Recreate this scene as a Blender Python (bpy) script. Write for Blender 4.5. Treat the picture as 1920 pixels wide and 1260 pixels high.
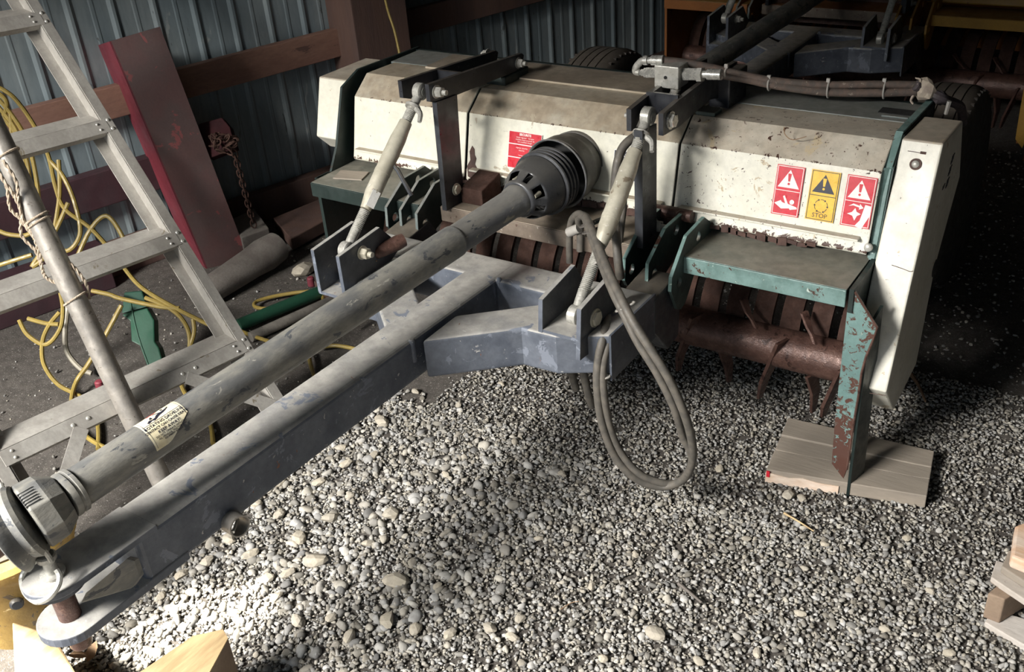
import bpy, bmesh, math, random
import numpy as np
from mathutils import Vector, Matrix
random.seed(7); rng = np.random.default_rng(11)
S = bpy.context.scene
for o in list(bpy.data.objects): bpy.data.objects.remove(o)
COL = S.collection
V = Vector
# ------------------------------------------------------------------ camera, light, exposure
F = 1874.0
RX = V((-3060., -850., F)).normalized() * -1           # world X in camera axes (x right, y down, z forward)
ry = V((1490., -1230., F)); RY = (ry - RX * ry.dot(RX)).normalized()
RZ = RX.cross(RY)
CAM = V((0, 0, 1.6))
right = V((RX.x, RY.x, RZ.x)); down = V((RX.y, RY.y, RZ.y)); fwd = V((RX.z, RY.z, RZ.z))
cd = bpy.data.cameras.new('camera'); cam = bpy.data.objects.new('camera', cd); COL.objects.link(cam)
cd.sensor_width = 36; cd.lens = 36 * F / 1920; cd.clip_start = .02; cd.clip_end = 100
m = Matrix((right, -down, -fwd)).transposed().to_4x4(); m.translation = CAM
cam.matrix_world = m; S.camera = cam
S.view_settings.view_transform = 'Standard'; S.view_settings.look = 'None'
S.view_settings.gamma = 1; S.view_settings.use_curve_mapping = False
S.view_settings.exposure = -0.22
w = bpy.data.worlds.new('sky'); S.world = w; w.use_nodes = True
bg = w.node_tree.nodes['Background']; bg.inputs[0].default_value = (.72, .86, 1, 1); bg.inputs[1].default_value = .6
def light(name, typ, loc, aim, energy, col, **k):
    d = bpy.data.lights.new(name, typ); o = bpy.data.objects.new(name, d); COL.objects.link(o)
    o.location = loc; o.rotation_euler = (V(aim) - V(loc)).to_track_quat('-Z', 'Y').to_euler()
    d.energy = energy; d.color = col
    for a, b in k.items(): setattr(d, a, b)
    return o
light('sky_low', 'AREA', (-2.35, -2.5, 2.93), (-1.2, 2.1, .6), 520, (1, .965, .91), shape='RECTANGLE', size=1.4, size_y=.5)
light('sky_high', 'AREA', (-2.6, -2.7, 4.3), (-1.2, 1.6, .0), 680, (1, .975, .93), shape='RECTANGLE', size=2.1, size_y=1.5)
light('doorway_fill', 'AREA', (-1.9, -.9, 1.5), (-1.2, 2.4, .4), 9, (.88, .94, 1), shape='RECTANGLE', size=2.0, size_y=1.2)  # added weak fill lamp, lifts the shadows
light('sun', 'SUN', (0, 0, 5), (.8, 1.0, 5 - 1.76), 30, (1, .95, .84), angle=.012)

# ------------------------------------------------------------------ helpers
def ray(px, py): return (right * (px - 960) + down * (py - 630) + fwd * F)
def P(px, py, x=None, y=None, z=None, d=None, pl=None):
    """point of a real plane (x=, y=, z=, a distance or a plane) that a measured pixel of the photo falls on"""
    r = ray(px, py)
    if x is not None: t = (x - CAM.x) / r.x
    elif y is not None: t = (y - CAM.y) / r.y
    elif z is not None: t = (z - CAM.z) / r.z
    elif pl is not None: t = (pl[0] - CAM).dot(pl[1]) / r.dot(pl[1])
    else: t = d / F
    return CAM + r * t
class MB:
    def __init__(s): s.v = []; s.f = []
    def add(s, vs, fs):
        n = len(s.v); s.v += [tuple(v) for v in vs]; s.f += [tuple(i + n for i in f) for f in fs]; return s
    def box(s, x0, x1, y0, y1, z0, z1):
        return s.add([(x, y, z) for x in (x0, x1) for y in (y0, y1) for z in (z0, z1)],
                     [(0,1,3,2),(4,6,7,5),(0,4,5,1),(2,3,7,6),(0,2,6,4),(1,5,7,3)])
    def obox(s, c, a, b, d):      # centre and three half-axis vectors
        c, a, b, d = map(V, (c, a, b, d))
        return s.add([c + a*i + b*j + d*k for i in (-1,1) for j in (-1,1) for k in (-1,1)],
                     [(0,1,3,2),(4,6,7,5),(0,4,5,1),(2,3,7,6),(0,2,6,4),(1,5,7,3)])
    def prism(s, pts, off):
        pts = [V(p) for p in pts]; n = len(pts); off = V(off)
        return s.add(pts + [p + off for p in pts],
            [tuple(range(n)), tuple(range(2*n-1, n-1, -1))] + [(i, i+n, (i+1) % n + n, (i+1) % n) for i in range(n)])
    def lathe(s, a, b, prof, seg=24, cap=True, skip=None):   # prof: (distance from a towards b, radius)
        a = V(a); ax = (V(b) - a).normalized(); u = ax.orthogonal().normalized(); w2 = ax.cross(u)
        vs = []; fs = []
        for (t, r) in prof:
            for i in range(seg):
                q = 2 * math.pi * i / seg
                vs.append(a + ax * t + (u * math.cos(q) + w2 * math.sin(q)) * r)
        for k in range(len(prof) - 1):
            for i in range(seg):
                if skip and skip(k, i): continue
                j = (i + 1) % seg
                fs.append((k*seg+i, k*seg+j, (k+1)*seg+j, (k+1)*seg+i))
        if cap: fs += [tuple(range(seg-1, -1, -1)), tuple((len(prof)-1)*seg + i for i in range(seg))]
        return s.add(vs, fs)
    def tube(s, pts, r, seg=10, smooth=True, cap=True, rs=None):
        pts = [V(p) for p in pts]
        if smooth and len(pts) > 2: pts = spline(pts)
        n = len(pts); t0 = (pts[1] - pts[0]).normalized(); u = t0.orthogonal().normalized(); vs = []; fs = []
        for i, p in enumerate(pts):
            t = (pts[min(i+1, n-1)] - pts[max(i-1, 0)]).normalized()
            u = (u - t * u.dot(t)).normalized(); w2 = t.cross(u)
            rr = r if rs is None else rs[0] + (rs[1] - rs[0]) * i / (n - 1)
            for k in range(seg):
                q = 2 * math.pi * k / seg; vs.append(p + (u * math.cos(q) + w2 * math.sin(q)) * rr)
        for i in range(n-1):
            for k in range(seg):
                j = (k+1) % seg; fs.append((i*seg+k, i*seg+j, (i+1)*seg+j, (i+1)*seg+k))
        if cap: fs += [tuple(range(seg-1, -1, -1)), tuple((n-1)*seg + k for k in range(seg))]
        return s.add(vs, fs)
    def obj(s, name, mat, parent=None, smooth=False, bevel=0, label=None, kind=None, seg=2):
        me = bpy.data.meshes.new(name); me.from_pydata(s.v, [], s.f); me.update()
        bm = bmesh.new(); bm.from_mesh(me); bmesh.ops.recalc_face_normals(bm, faces=bm.faces); bm.to_mesh(me); bm.free()
        return link(name, me, mat, parent, smooth, bevel, label, kind, seg)
def link(name, me, mat, parent=None, smooth=False, bevel=0, label=None, kind=None, seg=2):
    o = bpy.data.objects.new(name, me); COL.objects.link(o)
    if mat and not me.materials: me.materials.append(mat)
    if smooth:
        for p in me.polygons: p.use_smooth = True
        if smooth == 'auto': me.set_sharp_from_angle(angle=math.radians(38))
    if bevel:
        b = o.modifiers.new('bevel', 'BEVEL'); b.width = bevel; b.segments = seg; b.limit_method = 'ANGLE'; b.angle_limit = math.radians(40)
    par(o, parent)
    if label: o['label'] = label
    if kind: o['kind'] = kind
    return o
def par(o, p):
    if p is not None:
        o.parent = p; o.matrix_parent_inverse = Matrix.Translation(-p.location) if p.type == 'EMPTY' else Matrix.Identity(4)
def spline(pts, k=7):
    out = []; n = len(pts)
    for i in range(n-1):
        p0 = pts[max(i-1,0)]; p1 = pts[i]; p2 = pts[i+1]; p3 = pts[min(i+2,n-1)]
        for j in range(k):
            t = j / k
            out.append(.5*((2*p1)+(p2-p0)*t+(2*p0-5*p1+4*p2-p3)*t*t+(3*p1-p0-3*p2+p3)*t**3))
    return out + [pts[-1]]
def thing(name, label, cat, loc=(0,0,0), group=None):
    o = bpy.data.objects.new(name, None); COL.objects.link(o); o.location = loc; o.empty_display_size = .1
    return tag(o, label, cat, group)
def tag(o, label, cat, group=None, kind=None):
    if label: o['label'] = label
    if cat: o['category'] = cat
    if group: o['group'] = group
    if kind: o['kind'] = kind
    return o
def struct(o): o['kind'] = 'structure'; return o
def plate(name, out, holes, mat, parent, origin, U, W, thick, bevel=.0008, label=None):
    """flat steel plate with real holes: outline (u,w) in the plane origin+U,W, thickness along U x W"""
    cu = bpy.data.curves.new(name, 'CURVE'); cu.dimensions = '2D'; cu.fill_mode = 'BOTH'
    cu.extrude = thick / 2; cu.bevel_depth = 0; cu.resolution_u = 1
    def sp(pl):
        q = cu.splines.new('POLY'); q.points.add(len(pl)-1); q.use_cyclic_u = True
        for p, (a, b) in zip(q.points, pl): p.co = (a, b, 0, 1)
    sp(out)
    for (a, b, r) in holes: sp([(a + r*math.cos(t*math.pi/9), b + r*math.sin(t*math.pi/9)) for t in range(18)])
    co = bpy.data.objects.new(name, cu); me = bpy.data.meshes.new_from_object(co)
    bpy.data.objects.remove(co); bpy.data.curves.remove(cu)
    U = V(U); W = V(W); N = U.cross(W)
    M = Matrix((U, W, N)).transposed().to_4x4(); M.translation = V(origin); me.transform(M)
    bm = bmesh.new(); bm.from_mesh(me); bmesh.ops.remove_doubles(bm, verts=bm.verts, dist=1e-5)
    bmesh.ops.recalc_face_normals(bm, faces=bm.faces); bm.to_mesh(me); bm.free()
    for p in me.polygons: p.use_smooth = False
    me.materials.clear()
    return link(name, me, mat, parent, bevel=0, label=label)
def xplate(name, pts, x, thick, mat, parent, holes=(), label=None):   # plate in a plane x = const; pts are (y, z)
    return plate(name, pts, holes, mat, parent, (x, 0, 0), (0,1,0), (0,0,1), thick, label=label)
def pyz(l, x): return [tuple(P(a, b, x=x))[1:] for a, b in l]
def text(s, size, origin, U, W, mat, parent, name='lettering', lift=.0006, align='CENTER', bold=0, warp=None):
    cu = bpy.data.curves.new(name, 'FONT'); cu.body = s; cu.size = size; cu.align_x = align; cu.align_y = 'CENTER'; cu.offset = bold
    cu.resolution_u = 2
    co = bpy.data.objects.new(name, cu); me = bpy.data.meshes.new_from_object(co)
    bpy.data.objects.remove(co); bpy.data.curves.remove(cu)
    if warp:
        for v in me.vertices: v.co = warp(v.co.x, v.co.y)
    else:
        U = V(U).normalized(); W = V(W).normalized(); N = U.cross(W)
        M = Matrix((U, W, N)).transposed().to_4x4(); M.translation = V(origin) + N * lift; me.transform(M)
    me.materials.clear()
    return link(name, me, mat, parent)
def bolt(mat, parent, a, d, r=.012, l=.02, nut=True, name='bolt'):
    a = V(a); d = V(d).normalized(); b = MB()
    b.lathe(a, a + d, [(0, r*1.25), (.003, r*1.25)], 18)
    b.lathe(a + d*.003, a + d, [(0, r), (.45*l+.003, r), (.5*l+.003, r*.85)], 6)
    if nut: b.lathe(a + d*.003, a + d, [(0, r*.5), (l, r*.5)], 12)
    return b.obj(name, mat, parent, label=None)

# ------------------------------------------------------------------ materials
def mat(name, c1, c2=None, scale=12, rough=.6, metal=0, bump=.0, spots=None, dust=None, wear=None, stretch=None, fine=120, rvar=.12, island=0, spec=.5):
    """c1/c2 large mottling; spots=(colour, scale, threshold); dust=(colour, amount) settles on faces that look up;
    wear=(colour, axis, position, half width, threshold): chipped paint along a folded edge"""
    M = bpy.data.materials.new(name); M.use_nodes = True; nt = M.node_tree; N = nt.nodes; L = nt.links
    b = N['Principled BSDF']; b.inputs['Metallic'].default_value = metal; b.inputs['Specular IOR Level'].default_value = spec
    tc = N.new('ShaderNodeTexCoord'); vec = tc.outputs['Object']
    if stretch:
        mp = N.new('ShaderNodeMapping'); mp.inputs['Scale'].default_value = stretch; L.new(vec, mp.inputs[0]); vec = mp.outputs[0]
    def noise(sc, det=6, ro=.6, v=None, dist=0):
        n = N.new('ShaderNodeTexNoise'); n.inputs['Scale'].default_value = sc; n.inputs['Detail'].default_value = det
        n.inputs['Roughness'].default_value = ro; n.inputs['Distortion'].default_value = dist; L.new(v or vec, n.inputs['Vector']); return n.outputs['Fac']
    def ramp(f, a, b_, lo=0., hi=1.):
        r = N.new('ShaderNodeMapRange'); r.inputs[1].default_value = a; r.inputs[2].default_value = b_
        r.inputs[3].default_value = lo; r.inputs[4].default_value = hi; r.interpolation_type = 'SMOOTHSTEP'; L.new(f, r.inputs[0]); return r.outputs[0]
    def mix(f, A, B):
        x = N.new('ShaderNodeMix'); x.data_type = 'RGBA'; L.new(f, x.inputs[0])
        for i, q in ((6, A), (7, B)):
            if isinstance(q, tuple): x.inputs[i].default_value = (*q, 1)
            else: L.new(q, x.inputs[i])
        return x.outputs[2]
    def math_(op, a, b_=None):
        x = N.new('ShaderNodeMath'); x.operation = op
        for i, q in enumerate((a, b_)):
            if q is None: continue
            if isinstance(q, (int, float)): x.inputs[i].default_value = q
            else: L.new(q, x.inputs[i])
        return x.outputs[0]
    col = c1
    n1 = noise(scale)
    if c2: col = mix(ramp(n1, .38, .62), c1, c2)
    nf = noise(fine, 3, .7)
    if c2 or True:
        base = col
        col = mix(ramp(nf, .3, .75, 0, .35), base, tuple(x * .6 for x in c1))
    if dust:
        g = N.new('ShaderNodeNewGeometry'); sx = N.new('ShaderNodeSeparateXYZ'); L.new(g.outputs['Normal'], sx.inputs[0])
        up = ramp(sx.outputs[2], .25, .75); dn = ramp(noise(9, 8, .7), .25, .6, .55, 1)
        col = mix(math_('MULTIPLY', math_('MULTIPLY', up, dn), dust[1]), col, mix(ramp(noise(40, 5), .3, .7), dust[0], tuple(x*.72 for x in dust[0])))
    if spots:
        for (c, sc, th) in (spots if isinstance(spots, list) else [spots]):
            col = mix(ramp(noise(sc, 5, .65, dist=.6), th, th + .03), col, c)
    if wear:
        for (c, ax, pos, hw, th) in wear:
            s3 = N.new('ShaderNodeSeparateXYZ'); L.new(tc.outputs['Object'], s3.inputs[0])
            dd = math_('ABSOLUTE', math_('SUBTRACT', s3.outputs[ax], pos))
            pr = ramp(dd, 0, hw, .22, 0)
            col = mix(ramp(math_('ADD', noise(55, 6, .7, dist=.8), pr), th, th + .025), col, c)
    if island:
        g = N.new('ShaderNodeNewGeometry'); rr = g.outputs['Random Per Island']
        hs = N.new('ShaderNodeHueSaturation'); L.new(ramp(rr, 0, 1, 1 - island, 1 + island), hs.inputs['Value'])
        if isinstance(col, tuple): hs.inputs['Color'].default_value = (*col, 1)
        else: L.new(col, hs.inputs['Color'])
        wm = N.new('ShaderNodeTexWhiteNoise'); wm.noise_dimensions = '1D'; L.new(rr, wm.inputs['W'])
        L.new(ramp(wm.outputs['Value'], 0, 1, .4, 1.6), hs.inputs['Saturation']); col = hs.outputs[0]
    L.new(col, b.inputs['Base Color'])
    L.new(ramp(noise(scale * 2.2), .3, .7, max(.05, rough - rvar), min(1, rough + rvar)), b.inputs['Roughness'])
    if bump:
        bp = N.new('ShaderNodeBump'); bp.inputs['Strength'].default_value = min(1, bump); bp.inputs['Distance'].default_value = .002
        L.new(math_('ADD', nf, n1), bp.inputs['Height']); L.new(bp.outputs[0], b.inputs['Normal'])
    return M
RUST = (.060, .026, .017)
DUST = (.38, .31, .225)
M = {}
M['white'] = mat('cream_paint', (.74, .72, .62), (.66, .64, .53), 5, .42, bump=.08, spots=[((.10, .05, .03), 42, .70), ((.045, .02, .012), 95, .69), ((.42, .36, .27), 14, .66)],
                 dust=(DUST, .97), wear=[((.05,.025,.018), 2, .753, .007, .775), (RUST, 2, .580, .016, .70)], fine=60)
M['white_rusty'] = mat('chipped_cream_paint', (.76, .74, .65), (.67, .65, .55), 5, .42, bump=.1, spots=[((.46, .38, .26), 18, .63), ((.06, .03, .02), 58, .628), ((.045, .02, .012), 110, .645)],
                 dust=((.42, .35, .27), .8), wear=[((.05,.025,.018), 2, .753, .008, .755), (RUST, 2, .580, .016, .69)], fine=60)
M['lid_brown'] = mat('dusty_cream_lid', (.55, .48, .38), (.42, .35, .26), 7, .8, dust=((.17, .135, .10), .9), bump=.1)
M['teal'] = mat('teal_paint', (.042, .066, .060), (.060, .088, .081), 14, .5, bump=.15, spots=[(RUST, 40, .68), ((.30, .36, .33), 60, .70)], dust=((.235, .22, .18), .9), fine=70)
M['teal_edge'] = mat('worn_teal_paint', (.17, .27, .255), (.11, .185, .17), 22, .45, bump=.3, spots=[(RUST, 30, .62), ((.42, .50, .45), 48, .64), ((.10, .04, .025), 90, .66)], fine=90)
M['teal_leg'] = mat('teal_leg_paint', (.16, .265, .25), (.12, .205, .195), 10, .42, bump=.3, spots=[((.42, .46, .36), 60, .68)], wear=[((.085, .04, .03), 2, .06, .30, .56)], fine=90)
M['teal_shade'] = mat('shade_toned_teal', (.014, .024, .022), (.022, .035, .032), 12, .45, bump=.2, spots=[(RUST, 45, .66)], fine=80)  # teal darkened for faces turned away from the light
M['teal_grey'] = mat('greyed_teal_paint', (.10, .125, .12), (.14, .165, .16), 12, .5, bump=.15, spots=[(RUST, 40, .68)], dust=((.21, .205, .185), .85))
M['white_box'] = mat('case_cream_paint', (.76, .74, .65), (.67, .65, .55), 5, .42, bump=.1, spots=[((.06, .03, .02), 60, .70), ((.045, .02, .012), 110, .73), ((.46, .38, .26), 18, .66)], dust=((.38, .31, .235), .85), fine=60)
M['black'] = mat('black_paint', (.018, .019, .024), (.03, .032, .038), 18, .38, bump=.08, dust=((.12, .10, .08), .7))
M['grey'] = mat('grey_tongue_paint', (.085, .098, .125), (.125, .14, .17), 14, .42, bump=.35, spots=[((.17, .19, .23), 17, .60), ((.46, .45, .43), 42, .67), ((.20, .085, .045), 36, .70)], dust=((.47, .45, .41), .85), fine=70)  # base paint darkened to shade the sides; upward faces carry pale dust
M['grey_side'] = mat('dark_grey_paint', (.06, .07, .088), (.10, .112, .135), 12, .4, bump=.3, spots=[((.17, .18, .20), 40, .64)], fine=80)
M['lug'] = mat('dark_lug_steel', (.03, .033, .04), (.05, .055, .063), 20, .4, bump=.2, spots=[((.15, .14, .12), 40, .66)], dust=((.2, .17, .13), .7))
M['plastic'] = mat('grey_shield_plastic', (.105, .11, .12), (.17, .17, .165), 22, .5, bump=.3, spots=[((.30, .28, .22), 45, .62), ((.04, .045, .055), 30, .63)], dust=((.25, .23, .19), .45), stretch=(1.2, .45, 1.2), fine=90)
M['plastic_near'] = mat('dusty_shield_plastic', (.14, .142, .14), (.25, .24, .21), 18, .5, bump=.35, spots=[((.075, .08, .088), 30, .60), ((.36, .345, .30), 26, .66)], stretch=(1.2, .5, 1.2), fine=90)
M['cone'] = mat('black_cone_plastic', (.035, .037, .042), (.06, .062, .067), 20, .38, bump=.15, dust=((.16, .15, .13), .4))
M['bell'] = mat('grey_bell', (.085, .082, .075), (.11, .105, .095), 15, .55, bump=.1, dust=((.17, .15, .12), .5))
M['bell_in'] = mat('bell_inside', (.012, .012, .012), None, 15, .8)
M['zinc'] = mat('zinc_steel', (.50, .49, .45), (.38, .37, .33), 60, .36, metal=.3, bump=.15, spots=[((.22, .16, .11), 50, .74)])
M['turn'] = mat('turnbuckle_cream', (.52, .49, .40), (.42, .39, .31), 20, .42, metal=.15, bump=.15, spots=[((.22, .18, .13), 24, .62), ((.62, .60, .55), 40, .66)])
M['chrome'] = mat('bright_fitting', (.66, .65, .60), (.5, .49, .45), 60, .25, metal=.55, bump=.05)
M['hose'] = mat('dusty_rubber_hose', (.085, .078, .068), (.135, .12, .10), 60, .6, bump=.15)
M['hose_warm'] = mat('worn_hose', (.16, .115, .095), (.10, .085, .075), 50, .5, bump=.2, spots=[((.32, .27, .22), 70, .64)])
M['tie'] = mat('grey_zip_tie', (.36, .34, .31), None, 60, .5)
M['tie_dark'] = mat('dark_zip_tie', (.10, .09, .08), None, 60, .5)
M['rust'] = mat('rusty_steel', (.095, .050, .040), (.15, .082, .064), 40, .42, metal=.25, bump=.7, spots=[((.045, .022, .018), 30, .60), ((.20, .12, .09), 80, .64)], fine=150)
M['comb_red'] = mat('matt_maroon', (.045, .016, .018), (.035, .015, .017), 20, .9, spec=.1)
M['comb'] = mat('shaded_rusty_bars', (.040, .022, .017), (.065, .036, .028), 30, .85, bump=.6, fine=150, spec=.15)  # rust tone darkened for the shade below the shelf
M['rust_dull'] = mat('dull_rusty_steel', (.06, .032, .026), (.09, .048, .037), 25, .7, bump=.5)
M['rubber'] = mat('tire_rubber', (.045, .040, .036), (.065, .056, .048), 20, .8, bump=.2, dust=((.15, .125, .10), .6))
M['alu'] = mat('ladder_aluminium', (.35, .33, .30), (.44, .42, .385), 14, .5, metal=.35, bump=.12, spots=[((.22, .19, .14), 26, .66), ((.08, .07, .06), 80, .74)], stretch=(1, 1, .5))
M['galv'] = mat('galvanised_pipe', (.38, .35, .31), (.28, .26, .235), 24, .42, metal=.45, bump=.2, spots=[((.18, .155, .13), 60, .63)])
M['wall'] = mat('corrugated_steel', (.19, .235, .255), (.26, .30, .31), 5, .55, metal=.1, bump=.15, spots=[((.075, .085, .085), 20, .66), ((.30, .33, .33), 9, .63)], stretch=(1, 1, .25), fine=50)
M['girt'] = mat('reddish_girt_wood', (.20, .105, .078), (.26, .145, .105), 8, .75, bump=.4, stretch=(1, .15, 1), spots=[((.10, .055, .045), 30, .64)])
M['post'] = mat('dark_post_wood', (.115, .065, .05), (.085, .052, .045), 8, .8, bump=.4, stretch=(1, 1, .12))
M['red'] = mat('dark_red_paint', (.22, .035, .05), (.17, .03, .045), 8, .5, bump=.1)
M['red_brown'] = mat('faded_red_brown', (.075, .036, .034), (.062, .038, .036), 6, .55, bump=.15, spots=[((.15, .04, .04), 12, .62)])
M['maroon'] = mat('dull_maroon_paint', (.055, .024, .030), (.042, .022, .027), 7, .6, bump=.15)
M['yellow_hose'] = mat('yellow_hose_rubber', (.31, .225, .055), (.26, .19, .05), 30, .45, bump=.05)
M['pale_hose'] = mat('pale_hose', (.30, .27, .21), None, 30, .5)
M['green'] = mat('green_plastic', (.02, .085, .05), (.018, .07, .042), 10, .4, bump=.1)
M['green_dark'] = mat('dark_green_plastic', (.012, .06, .038), (.02, .08, .05), 10, .5)
M['twine'] = mat('sisal_twine', (.46, .38, .29), (.34, .27, .20), 120, .9, bump=.5)
M['wood'] = mat('weathered_plank', (.34, .29, .235), (.26, .225, .185), 6, .8, bump=.4, stretch=(.12, 1, 1), spots=[((.15, .12, .095), 14, .64)])
M['wood_pale'] = mat('split_pale_wood', (.58, .43, .23), (.36, .24, .12), 26, .75, bump=.8, stretch=(1, .16, 1), fine=60)
M['wood_end'] = mat('sawn_wood_end', (.30, .22, .155), (.24, .17, .12), 12, .8, bump=.4)
M['wood_fresh'] = mat('fresh_torn_wood', (.62, .36, .20), (.72, .60, .50), 14, .75, bump=.5, stretch=(.2, 1, 1))
M['pallet'] = mat('pallet_wood', (.46, .41, .36), (.56, .52, .48), 8, .8, bump=.4, stretch=(.3, 1, 1), spots=[((.25, .20, .16), 20, .64)])
M['log'] = mat('grey_log', (.15, .13, .115), (.20, .18, .16), 12, .85, bump=.6)
M['yellow'] = mat('ochre_machine_paint', (.42, .235, .035), (.35, .19, .03), 8, .5, bump=.1, dust=((.17, .11, .06), .6), spots=[(RUST, 30, .68)])
M['orange'] = mat('dusty_orange_paint', (.30, .105, .018), (.24, .085, .016), 8, .55, bump=.1, dust=((.13, .08, .05), .6), spots=[(RUST, 30, .68)])
M['hub'] = mat('mustard_hub_paint', (.36, .24, .07), (.28, .18, .05), 14, .5, bump=.3, spots=[((.12, .09, .06), 24, .60), ((.66, .52, .26), 30, .66)])
M['stone'] = mat('crushed_limestone', (.345, .33, .30), (.235, .22, .195), 26, .85, bump=.3, island=.42, spots=[((.48, .46, .42), 90, .68)])
M['stone_big'] = mat('pale_rock', (.38, .345, .285), (.30, .275, .235), 25, .85, bump=.5, island=.2)
M['soil'] = mat('grit_and_soil', (.062, .054, .047), (.095, .084, .073), 30, .95, bump=1.0, fine=260, spots=[((.24, .225, .20), 150, .60)])
M['dl_red'] = mat('decal_red', (.60, .022, .04), (.52, .02, .035), 30, .38, spots=[((.60, .25, .22), 60, .72)])
M['dl_yel'] = mat('decal_yellow', (.80, .50, .05), (.72, .43, .04), 30, .38, spots=[((.35, .25, .08), 50, .72)])
M['dl_white'] = mat('decal_white', (.80, .79, .75), None, 30, .4, spots=[((.5, .42, .32), 90, .72)])
M['dl_cream'] = mat('decal_cream', (.80, .76, .60), (.80, .70, .45), 30, .5)
M['dl_black'] = mat('decal_black', (.02, .02, .035), None, 30, .4)
M['leaf'] = mat('dry_leaf', (.34, .22, .13), (.24, .15, .09), 30, .8)
M['rag'] = mat('frayed_tape', (.50, .42, .33), (.36, .29, .24), 40, .8, bump=.5)
M['rag_dark'] = mat('dark_wrapped_tape', (.07, .055, .055), (.10, .085, .095), 30, .5, bump=.5)
M['roof'] = mat('roof_boards', (.09, .075, .06), None, 10, .9)

# ------------------------------------------------------------------ the building
struct(MB().add([(-9, -4, 0), (6, -4, 0), (6, 12, 0), (-9, 12, 0)], [(0, 1, 2, 3)]).obj('floor', M['soil']))
W0 = V((-3.1, 2.4, 0)); WD = V((.255, .967, 0)); WN = V((.967, -.255, 0)); PLW = (W0, WN)
wl = bpy.data.objects.new('wall_left', None); COL.objects.link(wl); struct(wl)
def wpt(s, off, z): return W0 + WD * s + WN * off + V((0, 0, z))
rib = [(0, 0), (.012, .008), (.022, .008), (.034, 0), (.085, 0), (.090, .0018), (.100, .0018), (.105, 0)]
period = .1475; npan = 19
for k in range(npan):
    s0 = -3.5 + k * .59; b = MB(); pr = []
    for j in range(4): pr += [(s0 + j * period + a, h + (.002 if j == 0 else 0)) for a, h in rib]
    pr.append((s0 + .59 + .02, .001)); vs = []
    for (a, h) in pr:
        for z in (0.0, 3.1): vs.append(wpt(a, h - .03, z))
    fs = [(2*i, 2*i+2, 2*i+3, 2*i+1) for i in range(len(pr)-1)]
    b.add(vs, fs).obj('metal_panel', M['wall'], wl)
def girt(z0, z1, s0, s1, mt, name='girt', off=0.0, th=.04):
    b = MB(); b.add([wpt(s, o, z) for s in (s0, s1) for o in (off, off + th) for z in (z0, z1)],
        [(0,1,3,2),(4,6,7,5),(0,4,5,1),(2,3,7,6),(0,2,6,4),(1,5,7,3)])
    return b.obj(name, mt, wl, bevel=.003)
girt(.565, .675, -3.3, .62, M['girt']); girt(.565, .675, .86, 7.4, M['post'])
girt(0.0, .125, -3.3, 7.4, M['post'], 'sill_board', th=.05)
girt(1.25, 1.36, -3.3, 7.4, M['girt'])
b = MB(); b.add([wpt(s, o, z) for s in (.60, .86) for o in (-.02, .17) for z in (0, 3.1)],
    [(0,1,3,2),(4,6,7,5),(0,4,5,1),(2,3,7,6),(0,2,6,4),(1,5,7,3)]); b.obj('post', M['post'], wl, bevel=.004)
b = MB(); b.add([wpt(s, o, z) for s in (4.3, 4.5) for o in (-.02, .17) for z in (0, 3.1)],
    [(0,1,3,2),(4,6,7,5),(0,4,5,1),(2,3,7,6),(0,2,6,4),(1,5,7,3)]); b.obj('post', M['post'], wl, bevel=.004)
struct(MB().box(-6, 5.2, -.5, 11.2, 3.1, 3.16).obj('ceiling', M['roof']))
struct(MB().box(-1.6, 5.2, 10.0, 10.1, 0, 3.1).obj('wall_back', M['roof']))
struct(MB().box(4.6, 4.7, -.5, 10, 0, 3.1).obj('wall_right', M['roof']))
hole = [(-1.76,.70),(-1.66,.88),(-1.50,1.03),(-1.41,.99),(-1.40,.90),(-1.50,.70)]      # sun patch outline; added gap in the unseen front wall, shaped to cast it
cu_ = bpy.data.curves.new('wall_front', 'CURVE'); cu_.dimensions = '2D'; cu_.fill_mode = 'BOTH'; cu_.extrude = .005
for pl_ in ([(-6, 0), (-2.92, 0), (-2.92, 2.05), (1.2, 2.05), (1.2, 0), (5.2, 0), (5.2, 3.12), (-6, 3.12)], [(a_ - .8*(c_+.5), 1.76*(c_+.5)) for a_, c_ in hole]):  # unseen front wall, opening trimmed to limit where sun and sky light reach
    q_ = cu_.splines.new('POLY'); q_.points.add(len(pl_)-1); q_.use_cyclic_u = True
    for p_, (a_, c_) in zip(q_.points, pl_): p_.co = (a_, c_, 0, 1)
co_ = bpy.data.objects.new('tmp', cu_); me_ = bpy.data.meshes.new_from_object(co_); bpy.data.objects.remove(co_)
me_.transform(Matrix.Translation((0,-.5,0)) @ Matrix.Rotation(math.pi/2, 4, 'X')); me_.materials.clear(); struct(link('wall_front', me_, M['roof']))

# ------------------------------------------------------------------ the parked soil conditioner (green and cream)
mc = thing('soil_conditioner', 'cream and teal soil conditioner with long grey tongue and driveshaft, parked in front', 'farm implement', (-1.29, 2.1, 0))
XL, XR, XC = -2.07, -.507, -1.312
prof = [(2.062, .577), (2.072, .612), (2.106, .752), (2.172, .803), (2.300, .800)]     # hood cross-section (y, z)
def hood(x0, x1, mt, name, lip=.0, label=None):
    b = MB(); vs = []
    th = .004
    pr = prof + [(y + .004, z - .006) for y, z in reversed(prof)]
    b.prism([(x0, y, z) for y, z in pr], (x1 - x0, 0, 0))
    return b.obj(name, mt, mc, bevel=.0025, label=label)
def hood_panel(x0, x1, mt, label):
    o = hood(x0, x1, mt, 'hood_panel', label=label)
    b = MB(); b.box(x0 + .02, x1 - .02, 2.052, 2.075, .606, .611); b.obj('fold_lip', mt, o, bevel=.001)
    return o
xs1, xs2 = -1.622, -.992
hood_panel(-2.035, xs1 - .004, M['white'], 'left hood panel, dusty and chipped along its lower edge')
hood_panel(xs1 + .004, xs2 - .003, M['white'], 'middle hood panel with the driveshaft outlet')
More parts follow.
